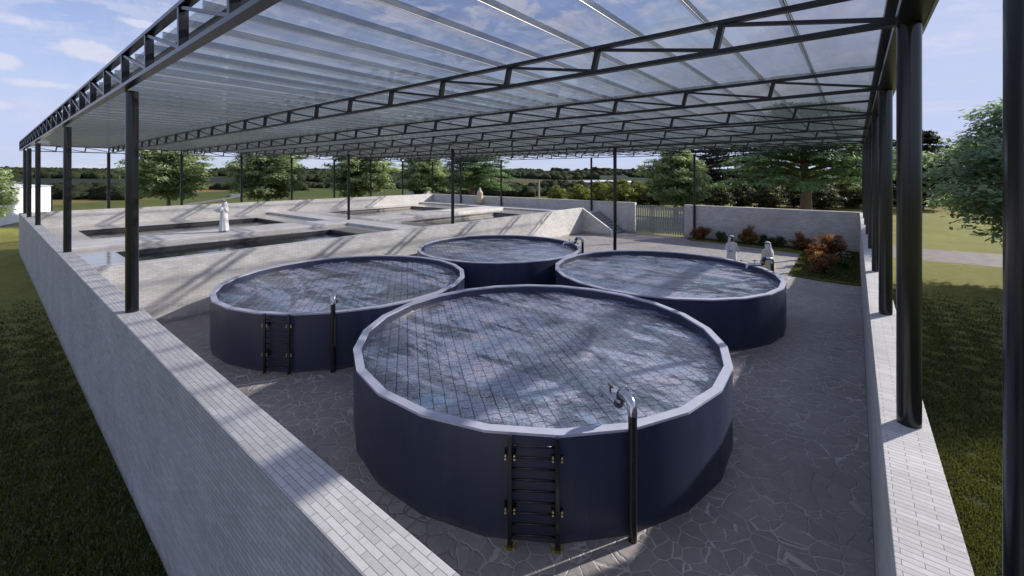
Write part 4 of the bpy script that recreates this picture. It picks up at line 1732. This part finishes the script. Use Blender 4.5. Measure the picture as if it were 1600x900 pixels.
# ------------------------------------------------------------------ people
def skin_body(name, verts, edges, radii_, mat, parent, sub=1):
    me = bpy.data.meshes.new(name)
    me.from_pydata(verts, edges, [])
    me.materials.append(mat)
    o = bpy.data.objects.new(name, me)
    COL.objects.link(o)
    o.parent = parent
    md = o.modifiers.new("skin", 'SKIN')
    md.use_smooth_shade = True
    sv = me.skin_vertices[0].data
    for i, r in enumerate(radii_):
        sv[i].radius = (r, r) if not isinstance(r, tuple) else r
        sv[i].use_root = (i == 0)
    s = o.modifiers.new("sub", 'SUBSURF')
    s.levels = sub
    s.render_levels = sub
    return o


def person(loc, face, arms, robe, cloak, label, sc=1.0):
    """local front is -Y; arms: for each side (elbow, wrist) offsets in metres"""
    t = empty('person', loc, math.atan2(face[0], -face[1]))
    t.scale = (sc, sc, sc)
    tag(t, label, 'person', 'men in long robes')
    v, e, r = [], [], []

    def add(p, rad, par=None):
        v.append(tuple(p))
        r.append(rad)
        if par is not None:
            e.append((par, len(v) - 1))
        return len(v) - 1
    pel = add((0, 0, 0.93), 0.145)
    sp1 = add((0, 0.0, 1.12), 0.125, pel)
    ch = add((0, 0.0, 1.33), (0.165, 0.12), sp1)
    nk = add((0, 0.0, 1.49), 0.058, ch)
    hd0 = add((0, -0.012, 1.565), 0.078, nk)
    hd1 = add((0, -0.012, 1.64), 0.092, hd0)
    hd2 = add((0, -0.005, 1.715), 0.066, hd1)
    hands = []
    for s, (el, wr, fd) in zip((-1, 1), arms):
        sh = add((s * 0.19, 0, 1.40), 0.062, ch)
        E_ = add(el, 0.046, sh)
        W_ = add(wr, 0.030, E_)
        f = Vector(fd).normalized()
        w_ = Vector(wr)
        palm = add(w_ + f * 0.06, (0.036, 0.018), W_)
        side = f.cross(Vector((0, 0, 1)))
        if side.length < .1:
            side = Vector((1, 0, 0))
        side.normalize()
        for q, ln in zip((-1.5, -.5, .5, 1.5), (.062, .078, .082, .07)):
            b = w_ + f * 0.09 + side * q * 0.019
            k1 = add(b, 0.0095, palm)
            k2 = add(b + f * ln * .55 + Vector((0, 0, -.008)), 0.0085, k1)
            add(b + f * ln + Vector((0, 0, -.028)), 0.007, k2)
        tb_ = add(w_ + f * 0.035 + side * s * -0.038, 0.0105, palm)
        add(w_ + f * 0.075 + side * s * -0.062 + Vector((0, 0, -.008)), 0.009, tb_)
        hands.append(wr)
    for s in (-1, 1):
        hp = add((s * 0.095, 0, 0.88), 0.092, pel)
        kn = add((s * 0.105, -0.02, 0.49), 0.062, hp)
        an = add((s * 0.11, 0.02, 0.085), 0.040, kn)
        add((s * 0.12, -0.13, 0.035), 0.036, an)
    skin_body('body', v, e, r, M['skin'], t, 1)

    # robe: shoulders to ankle with hanging folds, plus sleeves
    a = MB()
    n = 36
    prof_ = [(1.475, .075, .07), (1.455, .135, .095), (1.42, .215, .115), (1.34, .225, .145), (1.15, .205, .15), (0.95, .215, .165), (0.7, .235, .185), (0.4, .262, .21), (0.15, .285, .23), (0.06, .29, .235)]
    rings = []
    for z, rx, ry in prof_:
        amp = 0.10 * max(0, (1.2 - z) / 1.2)
        rings.append([((rx * (1 + amp * math.sin(9 * q / n * 6.283 + z * 1.5))) * math.cos(q / n * 6.283), (ry * (1 + amp * math.sin(7 * q / n * 6.283 + 1 + z))) * math.sin(q / n * 6.283), z) for q in range(n)])
    a.loft(rings, cap=False)
    for s, (el, wr, fd) in zip((-1, 1), arms):
        sh = Vector((s * 0.175, 0, 1.395))
        E_, W_ = Vector(el), Vector(wr)
        a.tube([sh, sh.lerp(E_, .5), E_, E_.lerp(W_, .5), W_], [.085, .082, .075, .068, .066], 14, cap=False)
    o = a.build('robe', robe, t, smooth=True)
    so = o.modifiers.new("thick", 'SOLIDIFY')
    so.thickness = 0.012
    if cloak:
        a = MB()
        rings = []
        for z, rx, ry in ((1.47, .14, .10), (1.43, .25, .15), (1.3, .285, .19), (1.1, .30, .20), (.8, .32, .22), (.45, .345, .245), (.12, .37, .27)):
            rings.append([(rx * (1 + .05 * math.sin(11 * q / 27 * 5 + z)) * math.cos(R(-62) + q / 27 * R(304)), ry * (1 + .05 * math.sin(9 * q / 27 * 5)) * math.sin(R(-62) + q / 27 * R(304)), z) for q in range(28)])
        vs_ = [p for rr in rings for p in rr]
        fs_ = [(i * 28 + k, i * 28 + k + 1, (i + 1) * 28 + k + 1, (i + 1) * 28 + k) for i in range(len(rings) - 1) for k in range(27)]
        a.add(vs_, fs_)
        o = a.build('cloak', cloak, t, smooth=True)
        so = o.modifiers.new("thick", 'SOLIDIFY')
        so.thickness = 0.014
    # headscarf: over the skull, falling behind the shoulders, open at the face
    a = MB()
    rings = []
    for z, rx, ry, cy, op in ((1.80, .02, .02, 0, 0), (1.785, .07, .08, 0.005, 0), (1.74, .10, .112, .005, 0), (1.69, .112, .122, .008, .62), (1.62, .118, .122, .02, .85),
                              (1.54, .13, .12, .03, .9), (1.46, .17, .13, .035, .95), (1.36, .195, .15, .05, 1.15), (1.22, .175, .16, .055, 1.3), (1.10, .13, .165, .055, 1.35)):
        a0 = R(-90) + op
        a1 = R(270) - op
        rings.append([(rx * math.cos(a0 + (a1 - a0) * q / 27), cy + ry * (1 + .04 * math.sin(q * 1.7) * (z < 1.6)) * math.sin(a0 + (a1 - a0) * q / 27), z) for q in range(28)])
    vs_ = [p for rr in rings for p in rr]
    fs_ = [(i * 28 + k, i * 28 + k + 1, (i + 1) * 28 + k + 1, (i + 1) * 28 + k) for i in range(len(rings) - 1) for k in range(27)]
    a.add(vs_, fs_)
    o = a.build('headscarf', M['thobe'], t, smooth=True)
    so = o.modifiers.new("thick", 'SOLIDIFY')
    so.thickness = 0.008
    a = MB()
    for zz in (1.715, 1.733):
        ring = [Vector((0.115 * math.cos(q / 20 * 6.283), .005 + 0.125 * math.sin(q / 20 * 6.283), zz)) for q in range(21)]
        a.tube(ring, 0.010, 6, cap=False)
    a.build('head_cord', M['cord'], t, smooth=True)
    # face
    a = MB()
    a.loft([[(w * math.cos(q / 8 * 6.283), -0.092 - d + .012 * math.sin(q / 8 * 6.283), z) for q in range(8)] for z, w, d in ((1.675, .007, .0), (1.655, .010, .012), (1.635, .015, .022), (1.628, .012, .010))])
    a.build('nose', M['skin'], t, smooth=True)
    for s in (-1, 1):
        a = MB()
        a.loft([[(s * .033 + w * math.cos(q / 8 * 6.283), -.094, 1.668 + w * .55 * math.sin(q / 8 * 6.283)) for q in range(8)] for w in (.014, .010)])
        a.tube([(s * .05, -.09, 1.686), (s * .033, -.098, 1.692), (s * .016, -.098, 1.688)], .005, 5)
        a.build('eye', M['hair'], t)
    a = MB()
    rings = []
    for z, rx, ry, cy in ((1.635, .078, .072, -.022), (1.605, .080, .082, -.022), (1.57, .066, .080, -.022), (1.535, .040, .058, -.028), (1.52, .015, .02, -.05)):
        rings.append([(rx * math.cos(R(180) + q / 14 * R(180)), cy + ry * math.sin(R(180) + q / 14 * R(180)), z) for q in range(15)])
    vs_ = [p for rr in rings for p in rr]
    a.add(vs_, [(i * 15 + k, i * 15 + k + 1, (i + 1) * 15 + k + 1, (i + 1) * 15 + k) for i in range(4) for k in range(14)])
    o = a.build('beard', M['hair'], t, smooth=True)
    so = o.modifiers.new("thick", 'SOLIDIFY')
    so.thickness = 0.012
    for s in (-1, 1):
        a = MB()
        a.loft([[(s * .12 + rx * math.cos(q / 12 * 6.283), -.045 + ry * math.sin(q / 12 * 6.283), z) for q in range(12)] for z, rx, ry in ((.004, .046, .13), (.03, .048, .132), (.062, .04, .10))])
        a.build('sandal', M['shoe'], t, smooth=True)
    return t


LEFT = Vector((-CA, -SA, 0))
AWAY = Vector((-SA, CA, 0))
rest = lambda s: ((s * .26, .02, 1.12), (s * .27, -.10, .88), (0, -.2, -1))
person((-27.5, 8.48, KZ), (LEFT * 0.97 + AWAY * -0.1)[:], [((-.27, -.12, 1.17), (-.20, -.42, 1.22), (0.05, -1, .05)), ((.27, -.10, 1.16), (.17, -.33, 1.20), (-.1, -1, .1))],
       M['thobe'], None, 'man in a white robe and headscarf walking on the pond walkway with hands held out', 1.0)
person((-4.74, 23.04, .006), (-AWAY * 1.0 + LEFT * -.15)[:], [((-.30, .0, 1.14), (-.25, -.22, 1.08), (.5, -.8, 0)), ((.29, .0, 1.14), (.20, -.24, 1.05), (-.5, -.8, -.1))],
       M['thobe'], None, 'bearded man in a white robe facing the camera beyond the right round tank', 1.0)
person((-31.0, 33.05, KZ), (AWAY)[:], [rest(-1), rest(1)], M['bisht'], M['bisht'], 'distant man in a cream cloak and white headscarf at the end of the pond walkway', 1.0)
person((-3.05, 21.9, .006), (AWAY * 0.9 + LEFT * .35)[:], [rest(-1), rest(1)], M['thobe'], M['bisht'], 'man in a cream cloak seen from behind, beside the pipe of the right tank', 1.0)
